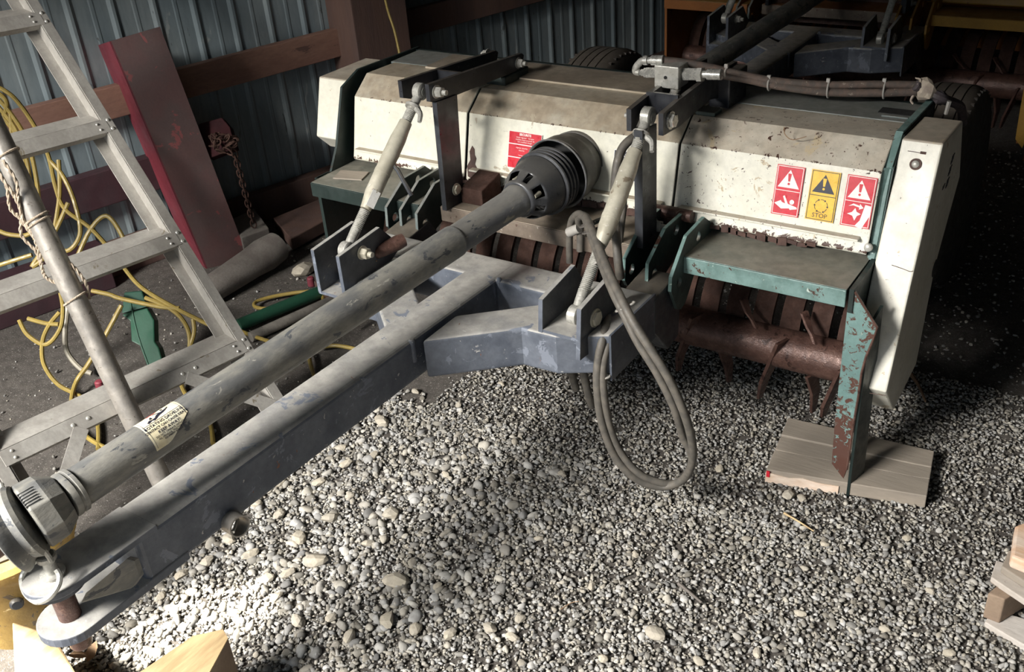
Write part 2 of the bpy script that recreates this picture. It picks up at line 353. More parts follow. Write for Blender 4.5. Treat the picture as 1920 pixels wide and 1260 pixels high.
hood_panel(xs2 + .003, -.516, M['white_rusty'], 'right hood panel with three warning decals')
# frame top behind the hood
b = MB(); b.box(XL + .02, XR, 2.302, 2.44, .775, .801); b.obj('top_plate', M['teal_grey'], mc, bevel=.002)
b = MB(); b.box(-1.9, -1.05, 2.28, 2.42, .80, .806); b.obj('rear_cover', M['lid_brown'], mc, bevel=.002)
b = MB(); b.box(-.60, -.525, 2.345, 2.385, .800, .8025); b.obj('slot', M['bell_in'], mc)
b = MB(); b.obox((-.555, 2.325, .803), (.03, 0, 0), (0, .005, 0), (0, 0, .002)); b.obj('latch', M['teal_grey'], mc, bevel=.001)
b = MB(); b.box(XL, XR, 2.44, 2.455, .30, .80); b.obj('rear_panel', M['teal_shade'], mc)
# side plates
rp = [(1.925, .556), (1.925, .50), (1.985, .45), (1.985, .05), (2.42, .25), (2.46, .805), (2.19, .812), (2.132, .752), (2.082, .56), (1.995, .556)]
xplate('end_plate', rp, XR + .004, .010, M['teal_shade'], mc, label='right end plate, teal darkened on its unlit side')
b = MB(); pe = [(2.46, .808), (2.19, .815), (2.130, .754), (2.078, .56)]
for (y0, z0), (y1, z1) in zip(pe[:-1], pe[1:]):
    d = V((0, y1 - y0, z1 - z0)); n_ = V((0, -d.z, d.y)).normalized() * (-1 if d.y < 0 else 1)
    b.obox(((XR - .002), (y0 + y1)/2, (z0 + z1)/2), (.008, 0, 0), d * .5, n_ * .003)
b.obj('edge_strip', M['teal_edge'], mc, bevel=.001)
b = MB(); b.prism([(XR - .008, 2.078, .556), (XR + .008, 2.078, .556), (XR + .008, 2.078 + .055, .757), (XR - .012, 2.06 + .055, .757)], (0, .004, 0)); b.obj('edge_strip', M['teal_edge'], mc)
lp = [(1.925, .556), (1.985, .45), (1.985, .2), (2.42, .25), (2.46, .805), (2.17, .812), (2.09, .78), (2.03, .62), (1.99, .556)]
xplate('end_plate', lp, XL + .004, .008, M['teal_shade'], mc, label='left end plate, teal darkened for shade')
# front leg at the right: a flange that faces forward and a web behind it
fl = [(1594,545),(1603,547),(1645,615),(1636,640),(1624,668),(1615,700),(1609,745),(1601,790),(1595,840),(1588,880),(1581,898),(1559,869),(1566,780),(1577,680),(1590,565)]
b = MB(); b.prism([P(a, c_, y=1.930) for a, c_ in fl], (0, .008, 0)); leg = b.obj('front_leg', M['teal_leg'], mc, bevel=.0012, label='right front leg flange, teal over rust')
yz = [(1.926, .02), (1.926, .06)] + [(1.932, z) for z in (.2, .35, .53)] + [(1.985, .60), (2.02, .45), (2.0, .06)]
wb = MB(); wx = P(1590, 890, y=1.93).x
wb.prism([(wx + .001, 1.932, .0), (wx + .001, 1.932, .47), (wx + .010, 1.985, .50), (wx + .016, 1.988, .035)], (.006, .002, 0)); wb.obj('leg_web', M['teal_shade'], leg)
b = MB(); b.tube([P(*q, y=1.929) for q in [(1603,547),(1645,615),(1636,640),(1624,668),(1615,700),(1609,745),(1601,790),(1588,880)]], .0028, 6, smooth=False); b.obj('leg_edge', M['rust'], leg)
b = MB(); b.box(XL - .004, XL + .008, 1.93, 1.985, .05, .556);  b.obj('front_leg', M['teal_shade'], mc, bevel=.001, label='left front leg in shade')
# shelves
def shelf(x0, x1, mt, y0=1.92, fr=None, z=.556, name='shelf', label=None):
    b = MB(); b.box(x0, x1, y0, 2.10, z - .005, z); o = b.obj(name, mt, mc, bevel=.001, label=label)
    b = MB(); b.box(x0, x1, y0 - .004, y0 + .003, z - .042, z - .001); b.obj('shelf_front', fr or M['teal_edge'], o, bevel=.0015)
    return o
shelf(-.89, -.512, M['teal'], label='right shelf, worn teal with scuffed dust')
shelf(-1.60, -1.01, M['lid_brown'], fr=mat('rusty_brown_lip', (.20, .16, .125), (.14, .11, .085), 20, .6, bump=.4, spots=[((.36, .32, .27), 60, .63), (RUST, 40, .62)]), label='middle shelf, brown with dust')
shelf(-2.06, -1.66, M['teal'], y0=1.90, fr=M['teal_shade'], label='left shelf, dull teal')
b = MB(); b.obox((-1.98, 1.985, .5585), (.045, .012, 0), (-.01, .028, 0), (0, 0, .0018)); b.obj('wood_shim', M['wood'], mc)
# rusty strip under the hood and the corner near the middle posts
b = MB()
for k in range(46):
    x = -1.62 + k * .024 + random.uniform(-.006, .006)
    if x > -.62 or -1.02 < x < -.92: continue
    b.obox((x, 2.061, .572 + random.uniform(-.004, .004)), (.012, 0, random.uniform(-.002,.002)), (0, .002, 0), (0, 0, random.uniform(.004, .010)))
b.obj('rusted_edge', M['rust_dull'], mc, kind='stuff')
b = MB(); b.box(-1.66, -.96, 2.075, 2.085, .45, .60); b.obj('inner_rail', M['rust_dull'], mc)
pp = [V((-1.612 + dx, 2.0665 + (z-.59)*.24, z)) for dx, z in [(0,.585),(-.004,.612),(.006,.63),(.002,.652),(.010,.668),(.018,.66),(.020,.645),(.026,.636),(.022,.62),(.034,.606),(.038,.590),(.03,.578),(.012,.580)]]
b = MB(); b.prism(pp, (0, -.0012, 0)); b.obj('rust_patch', M['rust_dull'], mc)

# end boxes
def endbox(pr, x0, x1, mt, label):
    b = MB(); b.prism([(x0, y, z) for y, z in pr], (x1 - x0, 0, 0)); return b.obj('end_box', mt, mc, bevel=.004, label=label)
xb = -.412
bp = [(2.165, .813), (2.075, .540), (2.00, .262), (2.05, .185), (2.30, .19), (2.335, .30), (2.345, .50), (2.36, .79), (2.35, .812)]
bp[0] = tuple(P(1769, 269, x=xb))[1:]; bp[1] = tuple(P(1706, 543, x=xb))[1:]; bp[2] = tuple(P(1662, 736, x=xb))[1:]; bp[3] = tuple(P(1675, 770, x=xb))[1:]
bp[4] = tuple(P(1718, 683, x=xb))[1:]; bp[5:] = [tuple(P(1754, 497, x=xb))[1:], tuple(P(1800, 330, x=xb))[1:], tuple(P(1806, 226, x=xb))[1:]]
bx = endbox(bp, XR + .01, xb, M['white_box'], 'tall cream drive case on the right end')
yb = (bp[0][0] + bp[1][0]) / 2
def bxf(px, py): return P(px, py, pl=(V((0, bp[0][0], bp[0][1])), V((0, bp[1][1]-bp[0][1], -(bp[1][0]-bp[0][0]))).normalized()))
c0 = bxf(1717, 308); nn = V((0, bp[1][1]-bp[0][1], -(bp[1][0]-bp[0][0]))).normalized(); nn = nn if nn.y < 0 else -nn
b = MB(); b.lathe(c0, c0 + nn, [(0, .0125), (.003, .0125), (.003, .0085), (.0015, .0085)], 20, cap=False); b.obj('plug_ring', M['rust_dull'], bx, smooth='auto')
b = MB(); b.lathe(c0, c0 + nn, [(0, .0085), (.004, .0080), (.006, .005)], 20); b.obj('plug', M['zinc'], bx, smooth='auto')
for pts in ([(1672,497),(1690,503),(1706,509),(1712,508)], [(1702,283),(1716,285),(1726,287)], [(1631,737),(1648,740),(1661,741)]):
    b = MB(); b.tube([bxf(*q) + nn*.0003 for q in pts], .0008, 5); b.obj('crack', M['rust_dull'], bx)
b = MB(); q0 = bxf(1731, 287); b.obox(q0, (.006, 0, 0), (0, .001, 0), (0, 0, .003)); b.obj('rust_patch', M['rust_dull'], bx)
for r_, (ya, za) in enumerate([(1788, 291), (1783, 313), (1778, 336), (1770, 348)]):
    for k in range(4 if r_ < 3 else 2):
        q = P(ya + k * -1.2, za + k * 4.4, x=xb + .0006); b = MB(); b.obox(q, (.0006, 0, 0), (0, .010 - .002*(k % 2), .001), (0, 0, .0016)); b.obj('stencil_mark', M['dl_black'], bx)
b = MB(); q = P(1752, 503, x=xb); b.lathe(q - V((.002,0,0)), q + V((1,0,0)), [(0, .022), (.0025, .022)], 20); b.obj('oval_hole', M['bell_in'], bx)
xl0 = -2.205
lb = [tuple(P(598, 143.5, x=xl0))[1:], tuple(P(593, 255, x=xl0))[1:]]
lb += [(lb[1][0] + .05, lb[1][1] - .05), (2.34, lb[1][1] - .05), (2.36, lb[0][1]), ]
endbox(lb, xl0, XL - .002, M['white_box'], 'short cream end box on the left end')

# decals on the right hood panel
hn = V((0, -(prof[2][1]-prof[1][1]), prof[2][0]-prof[1][0])).normalized(); hw = V((0, prof[2][0]-prof[1][0], prof[2][1]-prof[1][1])).normalized(); hu = V((1, 0, 0))
PLH = (V((0, prof[1][0] - .0035, prof[1][1])), hn)
def on_hood(px, py): return P(px, py, pl=PLH)
def patch(name, o, u0, u1, w0, w1, mt, par_, lift):
    b = MB(); b.obox(o + hu*(u0+u1)/2 + hw*(w0+w1)/2 + hn*lift, hu*(u1-u0)/2, hw*(w1-w0)/2, hn*.00025); return b.obj(name, mt, par_)
def poly(name, o, pts, mt, par_, lift, thick=.0003):
    b = MB(); b.prism([o + hu*a + hw*c + hn*lift for a, c in pts], hn*thick); return b.obj(name, mt, par_)
def circ(cx, cy, r, n=16): return [(cx + r*math.cos(2*math.pi*k/n), cy + r*math.sin(2*math.pi*k/n)) for k in range(n)]
def decal(corners, kind):
    tl, tr, br, bl = [on_hood(*q) for q in corners]; wd_ = ((tr-tl).dot(hu) + (br-bl).dot(hu))/2; ht = ((tl-bl).dot(hw) + (tr-br).dot(hw))/2
    o = (tl + tr + br + bl)/4; o = o - hn * (o - PLH[0]).dot(hn); a = wd_/2; h = ht/2
    red = kind != 'stop'; body = M['dl_red'] if red else M['dl_yel']; ink = M['dl_white'] if red else M['dl_black']; ground = M['dl_red'] if red else M['dl_yel']
    D_ = patch('decal', o, -a, a, -h, h, body, mc, .0004)
    D_['label'] = {'stop': 'yellow STOP warning decal', 'fig': 'red warning decal with an entangled figure', 'foot': 'red warning decal with a foot and blade'}[kind]
    t = .0014
    for (u0,u1,w0,w1) in ((-a+.002,a-.002,h-.002-t,h-.002),(-a+.002,a-.002,-h+.002,-h+.002+t),(-a+.002,-a+.002+t,-h+.002,h-.002),(a-.002-t,a-.002,-h+.002,h-.002),(-a+.002,a-.002,-t/2,t/2)):
        patch('border', o, u0, u1, w0, w1, ink, D_, .0008)
    cy = h*.48; tw = a*.78; th_ = h*.36
    poly('triangle', o, [(0, cy+th_), (-tw, cy-th_), (tw, cy-th_)], ink, D_, .0009)
    poly('exclamation', o, [(-.0042, cy+.012), (.0042, cy+.012), (.0022, cy-.006), (-.0022, cy-.006)], ground, D_, .0013); poly('exclamation', o, circ(0, cy-.0115, .0028), ground, D_, .0013)
    if kind == 'fig':
        z = -h*.58
        poly('figure', o, [(-a*.85, z+.002), (-a*.4, z+.010), (-a*.3, z+.006), (-a*.05, z+.004), (-a*.28, z+.020), (-a*.16, z+.022), (a*.15, z+.004), (a*.8, z-.001), (a*.85, z-.005), (a*.35, z-.009), (a*.28, z-.006), (-a*.3, z-.009), (-a*.6, z-.003)], ink, D_, .0010)
        poly('figure_head', o, circ(a*.42, z+.009, .0055), ink, D_, .0011)
    elif kind == 'foot':
        z = -h*.5
        poly('blade', o, [(-.004,z+.014),(0,z+.006),(.010,z+.002),(.002,z-.003),(-.002,z-.014),(-.008,z-.004),(-.020,z-.001),(-.010,z+.004)], ink, D_, .0010)
        poly('foot', o, [(a*.50,z+.024),(a*.93,z+.022),(a*.90,z+.0),(a*.62,z-.020),(a*.5,z-.030),(a*.0,z-.026),(a*.12,z-.020),(a*.30,z-.012)], ink, D_, .0010)
        pts = [(-a*.62, z+.016), (-a*.3, z+.023), (a*.15, z+.020), (a*.14, z+.0245), (a*.42, z+.016), (a*.12, z+.0115), (a*.13, z+.016), (-a*.3, z+.019)]
        poly('arrow', o, pts, ink, D_, .0010)
    else:
        z = -h*.40; r = .0150
        for k in range(6):
            a0 = k*math.pi/3; seg = [(r*math.cos(a0 + j*.14), z + r*math.sin(a0 + j*.14)) for j in range(6)]; seg += [((r-.0012)*math.cos(a0 + j*.14), z + (r-.0012)*math.sin(a0 + j*.14)) for j in range(5,-1,-1)]
            poly('arrow', o, seg, ink, D_, .0010)
            q = a0 - .05; poly('arrow_head', o, [(r*math.cos(q-.16), z + r*math.sin(q-.16)), ((r+.0022)*math.cos(q+.08), z+(r+.0022)*math.sin(q+.08)), ((r-.0034)*math.cos(q+.08), z+(r-.0034)*math.sin(q+.08))], ink, D_, .0010)
        text('STOP', .0145, o + hu*0 + hw*(-h*.80), hu, hw, ink, D_, lift=.0011)
decal([(1456,307),(1507,314),(1499,409),(1448,400)], 'fig')
decal([(1521,316),(1575,324),(1564,419),(1511,410)], 'stop')
decal([(1588,326),(1643,334),(1632,431),(1577,421)], 'foot')
tl = on_hood(955, 244); tr = on_hood(1017, 254); wd_ = (tr - tl).dot(hu); o = tl + hu*wd_/2; ht = .098
sg = patch('safety_notice', o, -wd_/2, wd_/2, -ht, 0, M['dl_white'], mc, .0003); sg['label'] = 'red text notice half behind the driveshaft cone'
for (a_, b_) in ((.0012, .032), (.0345, .067), (.0695, .0965)): patch('red_field', o, -wd_/2+.0015, wd_/2-.0015, -b_, -a_, M['dl_red'], sg, .0006)
text('SECURITE', .0085, o - hw*.007, hu, hw, M['dl_white'], sg, lift=.0009, bold=.0003)
text('toute vigueur · lorsque', .0060, o - hw*.0145, hu, hw, M['dl_white'], sg, lift=.0009)
text('machine toute pouvant de', .0056, o - hw*.0205, hu, hw, M['dl_white'], sg, lift=.0009)
text('lors machine danger', .0056, o - hw*.0262, hu, hw, M['dl_white'], sg, lift=.0009)
for k, tx in enumerate(['repeter securite', 'tous les', '', 'lorsque']):
    if tx: text(tx, .0056, o - hu*.009 - hw*(.042 + .0065*k), hu, hw, M['dl_white'], sg, lift=.0009)
tl = on_hood(1152, 279); o = tl + hu*.035
sg = patch('notice', o, -.035, .035, -.075, 0, M['dl_white'], mc, .0003); sg['label'] = 'black and white notice behind the hoses'
patch('black_field', o, -.033, .033, -.072, -.0025, M['dl_black'], sg, .0006)
text('ATTE', .013, o + hu*.004 - hw*.014, hu, hw, M['dl_white'], sg, lift=.0009, bold=.0003); text('V', .013, o + hu*.0 - hw*.032, hu, hw, M['dl_white'], sg, lift=.0009); text('I', .013, o - hu*.004 - hw*.047, hu, hw, M['dl_white'], sg, lift=.0009, bold=.0008)
q = on_hood(1628, 464); b = MB(); b.lathe(q - hn*.001, q + hn, [(0, .010), (.005, .009), (.008, .004)], 14); b.obj('bolt', M['zinc'], mc, smooth='auto')
b = MB(); b.tube([on_hood(1372,255)+V((0,-.004,.002)), on_hood(1480,262)], .001, 4)
# square post fronts (two masts) and their arms
def mast(pr, x, th):
    o = xplate('mast', pr, x, th, M['black'], mc)
    b = MB(); (ya, za), (yb_, zb_) = pr[0], pr[-1]; b.obox((x, (ya+yb_)/2 - .001, (za+zb_)/2), (th*.52, 0, 0), V((0, yb_-ya, zb_-za))*.5, (0, .001, 0)); b.obj('mast_edge', M['lug'], o)
    return o
m1 = mast([(1.908,.847),(1.992,.842),(1.975,.556),(1.900,.556)], -1.571, .014); m2 = mast([(1.915,.845),(1.985,.84),(1.985,.556),(1.915,.556)], -1.003, .020)
b = MB(); b.prism([(-1.56, 1.96, .556), (-1.56, 1.96, .60), (-1.56, 2.05, .62), (-1.56, 2.05, .556)], (.07, 0, 0)); b.obj('mast_foot', M['comb'], m1, bevel=.003)
bolt(M['turn'], m1, (-1.563, 1.945, .60), (1,0,0), .013, .006, nut=False)
def arms(side):
    if side < 0: xs = [(-1.575, [(800,158),(975.3,99.5),(979,103),(975,129),(855,177),(817,192),(803.5,190.6)]), (-1.662, None)]
    else: xs = [(-.965, [(1239,213),(1270,194),(1300,172),(1330,149),(1373,150),(1373,175),(1325,182),(1267,240),(1239,254)]), (-1.045, None)]
    pr = pyz(xs[0][1], xs[0][0])
    if side > 0:
        pr = [(1.949,.878),(2.03,.885),(2.20,.892),(2.36,.885),(2.36,.80),(2.20,.835),(2.03,.822),(1.949,.827)]
    a = xplate('arm_plate', pr, xs[0][0], .012, M['black'], mc, label='near black arm plate')
    xplate('arm_plate', pr, xs[1][0], .012, M['black'], mc, label='far black arm plate')
    xm = (xs[0][0] + xs[1][0])/2
    b = MB(); b.box(xs[1][0], xs[0][0], 2.035, 2.043, .845, .893 if side > 0 else .885); b.obj('cross_piece', M['black'], a)
    if side < 0:
        bolt(M['zinc'], a, (xs[0][0] + .006, 1.915, .872), (1,0,0), .0135, .03); bolt(M['zinc'], a, (xs[0][0] + .006, 2.285, .845), (1,0,0), .012, .024); bolt(M['zinc'], a, (xs[1][0] - .006, 2.285, .860), (-1,0,0), .012, .02); bolt(M['chrome'], a, (xs[1][0] - .006, 1.925, .86), (-1,0,0), .010, .014)
        b = MB(); b.box(xs[1][0] - .04, xs[0][0] + .01, 2.21, 2.33, .80, .825); b.obj('pivot_block', M['teal_shade'], a, bevel=.003)
    else:
        bolt(M['chrome'], a, (xs[0][0] + .006, 1.985, .852), (1,0,0), .0165, .014, nut=False); bolt(M['zinc'], a, (xs[0][0] + .006, 2.27, .85), (1,0,0), .009, .008, nut=False); bolt(M['chrome'], a, (xs[1][0] - .006, 1.99, .848), (-1,0,0), .012, .022)
        b = MB(); b.box(xs[0][0] - .02, xs[0][0] + .035, 2.25, 2.36, .795, .88); b.obj('pivot_block', M['black'], a, bevel=.004)
        b = MB(); b.box(xs[0][0] - .02, xs[0][0] + .03, 2.175, 2.22, .80, .812); b.obj('weld_tab', M['teal'], a, bevel=.002)
    return a
a1 = arms(-1); a2 = arms(1)

# turnbuckles
def turnbuckle(B, T, parent, lower=.20, upper=.80, label=None, bend=(0,-.02,-.02)):
    B = V(B); T = V(T); ax = (T - B); Ln = ax.length; ax.normalize()
    b = MB(); r0, r1 = .0135, .0205
    b.lathe(B, T, [(Ln*lower, .0135), (Ln*lower+.02, .0165), (Ln*lower+.045, r1), (Ln*.47, r1), (Ln*.47, r1+.0008), (Ln*.49, r1+.0008), (Ln*.49, r1), (Ln*.58, r1), (Ln*.60, r1+.0008), (Ln*.615, r1), (Ln*upper-.05, .0205), (Ln*upper-.02, .0175), (Ln*upper, .0165)], 24)
    body = b.obj('turnbuckle', M['turn'], parent, smooth='auto', label=label)
    def thread(t0, t1):
        n = int((t1 - t0) / .0042); pr = []
        for k in range(n): pr += [(t0 + k*.0042, .0105), (t0 + k*.0042 + .0021, .0132)]
        b = MB(); b.lathe(B, T, pr, 18); b.obj('thread', M['zinc'], body, smooth=False)
    thread(.052, Ln*lower); thread(Ln*upper, Ln - .045)
    def eye(C, s, bb):
        # ring with its hole along x, and a neck that runs into the thread
        b = MB(); b.lathe(C - V((.0125,0,0)), C + V((1,0,0)), [(0, .0105), (0, .0175), (.003, .0215), (.022, .0215), (.025, .0175), (.025, .0105), (0, .0105)], 26, cap=False)
        b.lathe(C - V((.014,0,0)), C + V((1,0,0)), [(0, .0), (0, .0105), (.028, .0105), (.028, .0)], 16, cap=False)
        b.tube([C + ax*s*.014 + V(bb)*.3, C + ax*s*.034 + V(bb)*.1, C + ax*s*.058], .0125, 12, rs=(.0115, .0128)); b.obj('rod_eye', M['zinc'], body, smooth='auto')
    eye(B, 1, (0, 0, 0)); eye(T, -1, (0, 0, 0))
    C = B + ax * (Ln - .050); b = MB(); b.lathe(C, T, [(0, .020), (.007, .021), (.011, .017)], 18)
    u = ax.orthogonal().normalized(); sd = V((1,0,0)); dn = ax.cross(sd).normalized()
    b.tube([C + sd*.014, C + sd*.032 - ax*.012, C + sd*.040 - ax*.034], .0055, 8, rs=(.008, .0055)); b.obj('jam_nut', M['zinc'], body, smooth='auto')
    return body
tA = V((-1.618, 1.912, .868)); bA = V((-1.62, 1.568, .575))
tb1 = turnbuckle(bA, tA, mc, .25, .80, 'left cream turnbuckle')
b = MB(); q = bA.lerp(tA, .56); b.tube([q, q + V((.03, -.005, -.02)), q + V((.06, .0, -.085))], .0055, 8, smooth=False); b.obj('turning_handle', M['lug'], tb1, smooth='auto')
q = bA.lerp(tA, .31); ax = (tA-bA).normalized(); nv = V((.75, -.6, 0)); nv = (nv - ax*nv.dot(ax)).normalized(); sv = ax.cross(nv)
b = MB(); b.obox(q + nv*.0195, ax*.022, sv*.011, nv*.0008); b.obj('paper_tag', M['dl_white'], tb1)
tB = V((-1.005, 1.965, .862)); bB = V((-1.0, 1.608, .53))
tb2 = turnbuckle(bB, tB, mc, .34, .82, 'right cream turnbuckle')

# driveline: plastic shield tubes, cone, bell
dA = V((-1.352, .600, .617)); dB = V((-1.277, 2.08, .668)); dx = (dB - dA); DL = dx.length; dx.normalize()
def dl(px, py):   # distance along the shaft of a measured pixel
    r = ray(px, py).normalized(); n_ = dx.cross(r); n2 = r.cross(n_)
    return (CAM - dA).dot(n2) / dx.dot(n2)
tj = dl(845, 445); tc_ = dl(968, 374); tf = dl(140, 915)
b = MB(); b.lathe(dA, dB, [(tf, .0345), (tj, .0375)], 32); sh = b.obj('driveshaft_shield', M['plastic_near'], mc, smooth='auto', label='long grey plastic driveshaft guard')
b = MB(); b.lathe(dA, dB, [(tj - .02, .0345), (tc_ - .02, .0355), (tc_ - .015, .0385), (tc_ + .0, .040), (tc_ + .005, .040), (tc_+.02, .041)], 32); b.obj('inner_shield', M['plastic'], sh, smooth='auto')
b = MB(); b.lathe(dA, dB, [(tj, .0375), (tj+.004, .037), (tj + .006, .0345)], 32); b.obj('tube_step', M['plastic'], sh, smooth='auto')
# rear cone with slots
tR = tc_
cp = [(tR, .041), (tR + .006, .047), (tR + .012, .049), (tR + .034, .063), (tR + .040, .0655), (tR + .095, .076), (tR + .104, .0765)]
nseg = 48
def skip(k, i):
    if k != 2: return False
    j = i % 12
    return j in (1, 2, 3, 4) or j in (8, 9)
b = MB(); b.lathe(dA, dB, cp, nseg, cap=False, skip=skip); cone = b.obj('shield_cone', M['cone'], sh, smooth='auto', label='black slotted cone guard')
so = cone.modifiers.new('solid', 'SOLIDIFY'); so.thickness = .003; so.offset = -1
b = MB(); b.lathe(dA, dB, [(tR, .030), (tR+.09, .034)], 24); b.obj('yoke', M['bell_in'], sh)
for k in range(4):
    q = 2*math.pi*k/4 + .5; u = dx.orthogonal().normalized(); v2 = dx.cross(u); c_ = dA + dx*(tR+.024) + (u*math.cos(q) + v2*math.sin(q))*.045
    b = MB(); b.lathe(c_ - dx*.012, c_ + dx, [(0, .006), (.024, .006)], 10); b.obj('pin', M['turn'], sh, smooth='auto')
pr = []
for k in range(4):
    t = tR + .100 + k*.015; pr += [(t, .0765 - .001*k), (t+.002, .0825 - .001*k), (t+.006, .0835 - .001*k), (t+.010, .077 - .001*k), (t+.014, .075 - .001*k)]
b = MB(); b.lathe(dA, dB, pr, 48, cap=False); b.obj('bellows', M['cone'], cone, smooth='auto')
# bell fixed to the hood
ba = dA + dx*(tR + .158) + V((.006, 0, .006)); bb_ = V((-1.2765, 2.085, .668))
b = MB(); bl = (bb_ - ba).length; b.lathe(ba, bb_, [(0, .0905), (.010, .0885), (.05, .087), (.062, .0835), (.075, .079), (.13, .0775), (bl, .0775)], 44, cap=False)
bell = b.obj('bell_guard', M['bell'], mc, smooth='auto', label='grey bell guard bolted to the hood'); so = bell.modifiers.new('solid', 'SOLIDIFY'); so.thickness = .004; so.offset = -1
b = MB(); b.lathe(ba, bb_, [(.06, .080), (bl - .02, .074)], 30); b.obj('bell_core', M['bell_in'], bell)
b = MB(); b.tube([ba + (bb_-ba).normalized()*.0 + (V((0,0,1))*math.cos(q) + V((1,0,0))*math.sin(q)*.99).normalized()*.0 + (dx.orthogonal().normalized()*math.cos(q)+dx.cross(dx.orthogonal().normalized())*math.sin(q))*.0903 for q in [2*math.pi*k/40 for k in range(41)]], .0022, 6, smooth=False, cap=False); b.obj('bell_rim', M['plastic'], bell, smooth='auto')
# front end of the shaft: collar, faceted shroud, big ring
b = MB(); b.lathe(dA, dB, [(tf-.022, .0385), (tf-.018, .0395), (tf-.012, .0395), (tf-.011, .0375), (tf-.007, .0375), (tf-.006, .0395), (tf, .0395), (tf+.002, .0345)], 32); b.obj('collar', M['plastic_near'], sh, smooth='auto')
f2 = V((-.22, -.93, -.12)).normalized(); pv = dA + dx*(tf-.020)
b = MB(); b.lathe(pv, pv + f2, [(0, .040), (.020, .054), (.025, .057), (.055, .059), (.058, .054)], 8); b.obj('front_shroud', M['plastic_near'], sh, bevel=.002)
b = MB(); u_ = V((0,0,1)); u_ = (u_ - f2*u_.dot(f2)).normalized(); s_ = f2.cross(u_); s_ = s_ if s_.x > 0 else -s_
for k in range(6): b.obox(pv + f2*.046 + u_*(.0540 - .002*k) + s_*(.010 + .005*k), f2*.012, u_*.002, s_*.0008)
b.obj('shroud_ribs', M['plastic'], sh, kind='stuff')
f3 = V((-.42, -.85, -.24)).normalized(); pv2 = pv + f2*.058
b = MB(); b.lathe(pv2, pv2 + f3, [(0, .050), (.003, .060), (.010, .064), (.015, .062), (.022, .059), (.028, .063), (.036, .071), (.042, .073), (.044, .071)], 44); rg = b.obj('front_cone', M['plastic_near'], sh, smooth='auto', label='dusty bell of the front driveshaft guard')
b = MB(); b.lathe(pv2 + f3*.05, pv2 + f3, [(0, .03), (.05, .034), (.09, .026)], 10); b.obj('yoke', M['rust_dull'], sh, smooth='auto')
# curved label on the shaft
def onshaft(t, s):   # t along the shaft, s arc length downwards from the upper left edge of the label
    u = V((0,0,1)); u = (u - dx*u.dot(dx)).normalized(); v2 = dx.cross(u); v2 = v2 if v2.x > 0 else -v2
    R_ = .0356 + .0; a0 = math.radians(-28); q = a0 + s / R_
    return dA + dx*t + (u*math.cos(q) + v2*math.sin(q)) * R_
t0 = dl(268, 830); t1 = dl(340, 782); LW = t1 - t0; LH = .074
def sheet(name, t0, t1, s0, s1, mt, parent, lift=.0004, cut=None):
    b = MB(); nu, nv_ = 10, 14; vs = []; fs = []
    for i in range(nu+1):
        for j in range(nv_+1):
            t = t0 + (t1-t0)*i/nu; s1_ = s1
            if cut: s1_ = s0 + (s1-s0)*min(1, cut(i/nu))
            s = s0 + (s1_-s0)*j/nv_; p = onshaft(t, s); c_ = dA + dx*(p-dA).dot(dx); vs.append(p + (p-c_).normalized()*lift)
    for i in range(nu):
        for j in range(nv_): k = i*(nv_+1)+j; fs.append((k, k+1, k+nv_+2, k+nv_+1))
    b.add(vs, fs); return b.obj(name, mt, parent, smooth=True)
lab = sheet('driveline_label', t0, t1, 0, LH, M['dl_cream'], sh, cut=lambda u: 1 if u < .35 else 1 - (u-.35)*.62); lab['label'] = 'cream driveline warning label'
def lw(cu, cs, lift=.0009):
    def f(x, y):
        p = onshaft(cu + x, cs - y); c_ = dA + dx*(p-dA).dot(dx); return p + (p-c_).normalized()*lift
    return f
mid = (t0+t1)/2
for tx, sz, cs in (('ROTATING DRIVELINE', .0078, .0325), ('CONTACT CAN CAUSE DEATH', .0062, .040), ('KEEP AWAY!', .0080, .0475), ('DO NOT OPERATE WITHOUT', .0046, .0535), ('ALL DRIVELINE, TRACTOR AND', .0040, .0580), ('EQUIPMENT SHIELDS', .0040, .0620)):
    text(tx, sz, None, None, None, M['dl_black'], lab, warp=lw(mid, cs), bold=.00012)
sheet('label_line', t0+.002, t1-.002, .0265, .0272, M['dl_black'], lab, .0008); sheet('label_line', t0+.0035, t0+.0041, .004, .070, M['dl_black'], lab, .0008); sheet('label_line', t1-.0041, t1-.0035, .004, .050, M['dl_black'], lab, .0008)
sheet('label_red', mid-.016, mid+.004, .0012, .0042, M['dl_red'], lab, .0008)
def lpoly(pts, name='figure'):
    f = lw(mid, .0165); b = MB(); b.add([f(a*.001, c*.001) for a, c in pts], [tuple(range(len(pts)))]); b.obj(name, M['dl_black'], lab)
lpoly([(-26,-6),(-20,-2),(-14,-4),(-8,-3),(-3,1),(2,2),(-6,9),(-4,10),(6,3),(12,3),(20,5),(24,8),(22,3),(14,-1),(6,-3),(0,-4),(-4,-6),(-12,-9),(-16,-6),(-24,-9)]); lpoly([(12+2.6*math.cos(k*.7), 8+2.6*math.sin(k*.7)) for k in range(9)]); lpoly([(-18,-1),(-14,5),(-12,5),(-12,-2)])

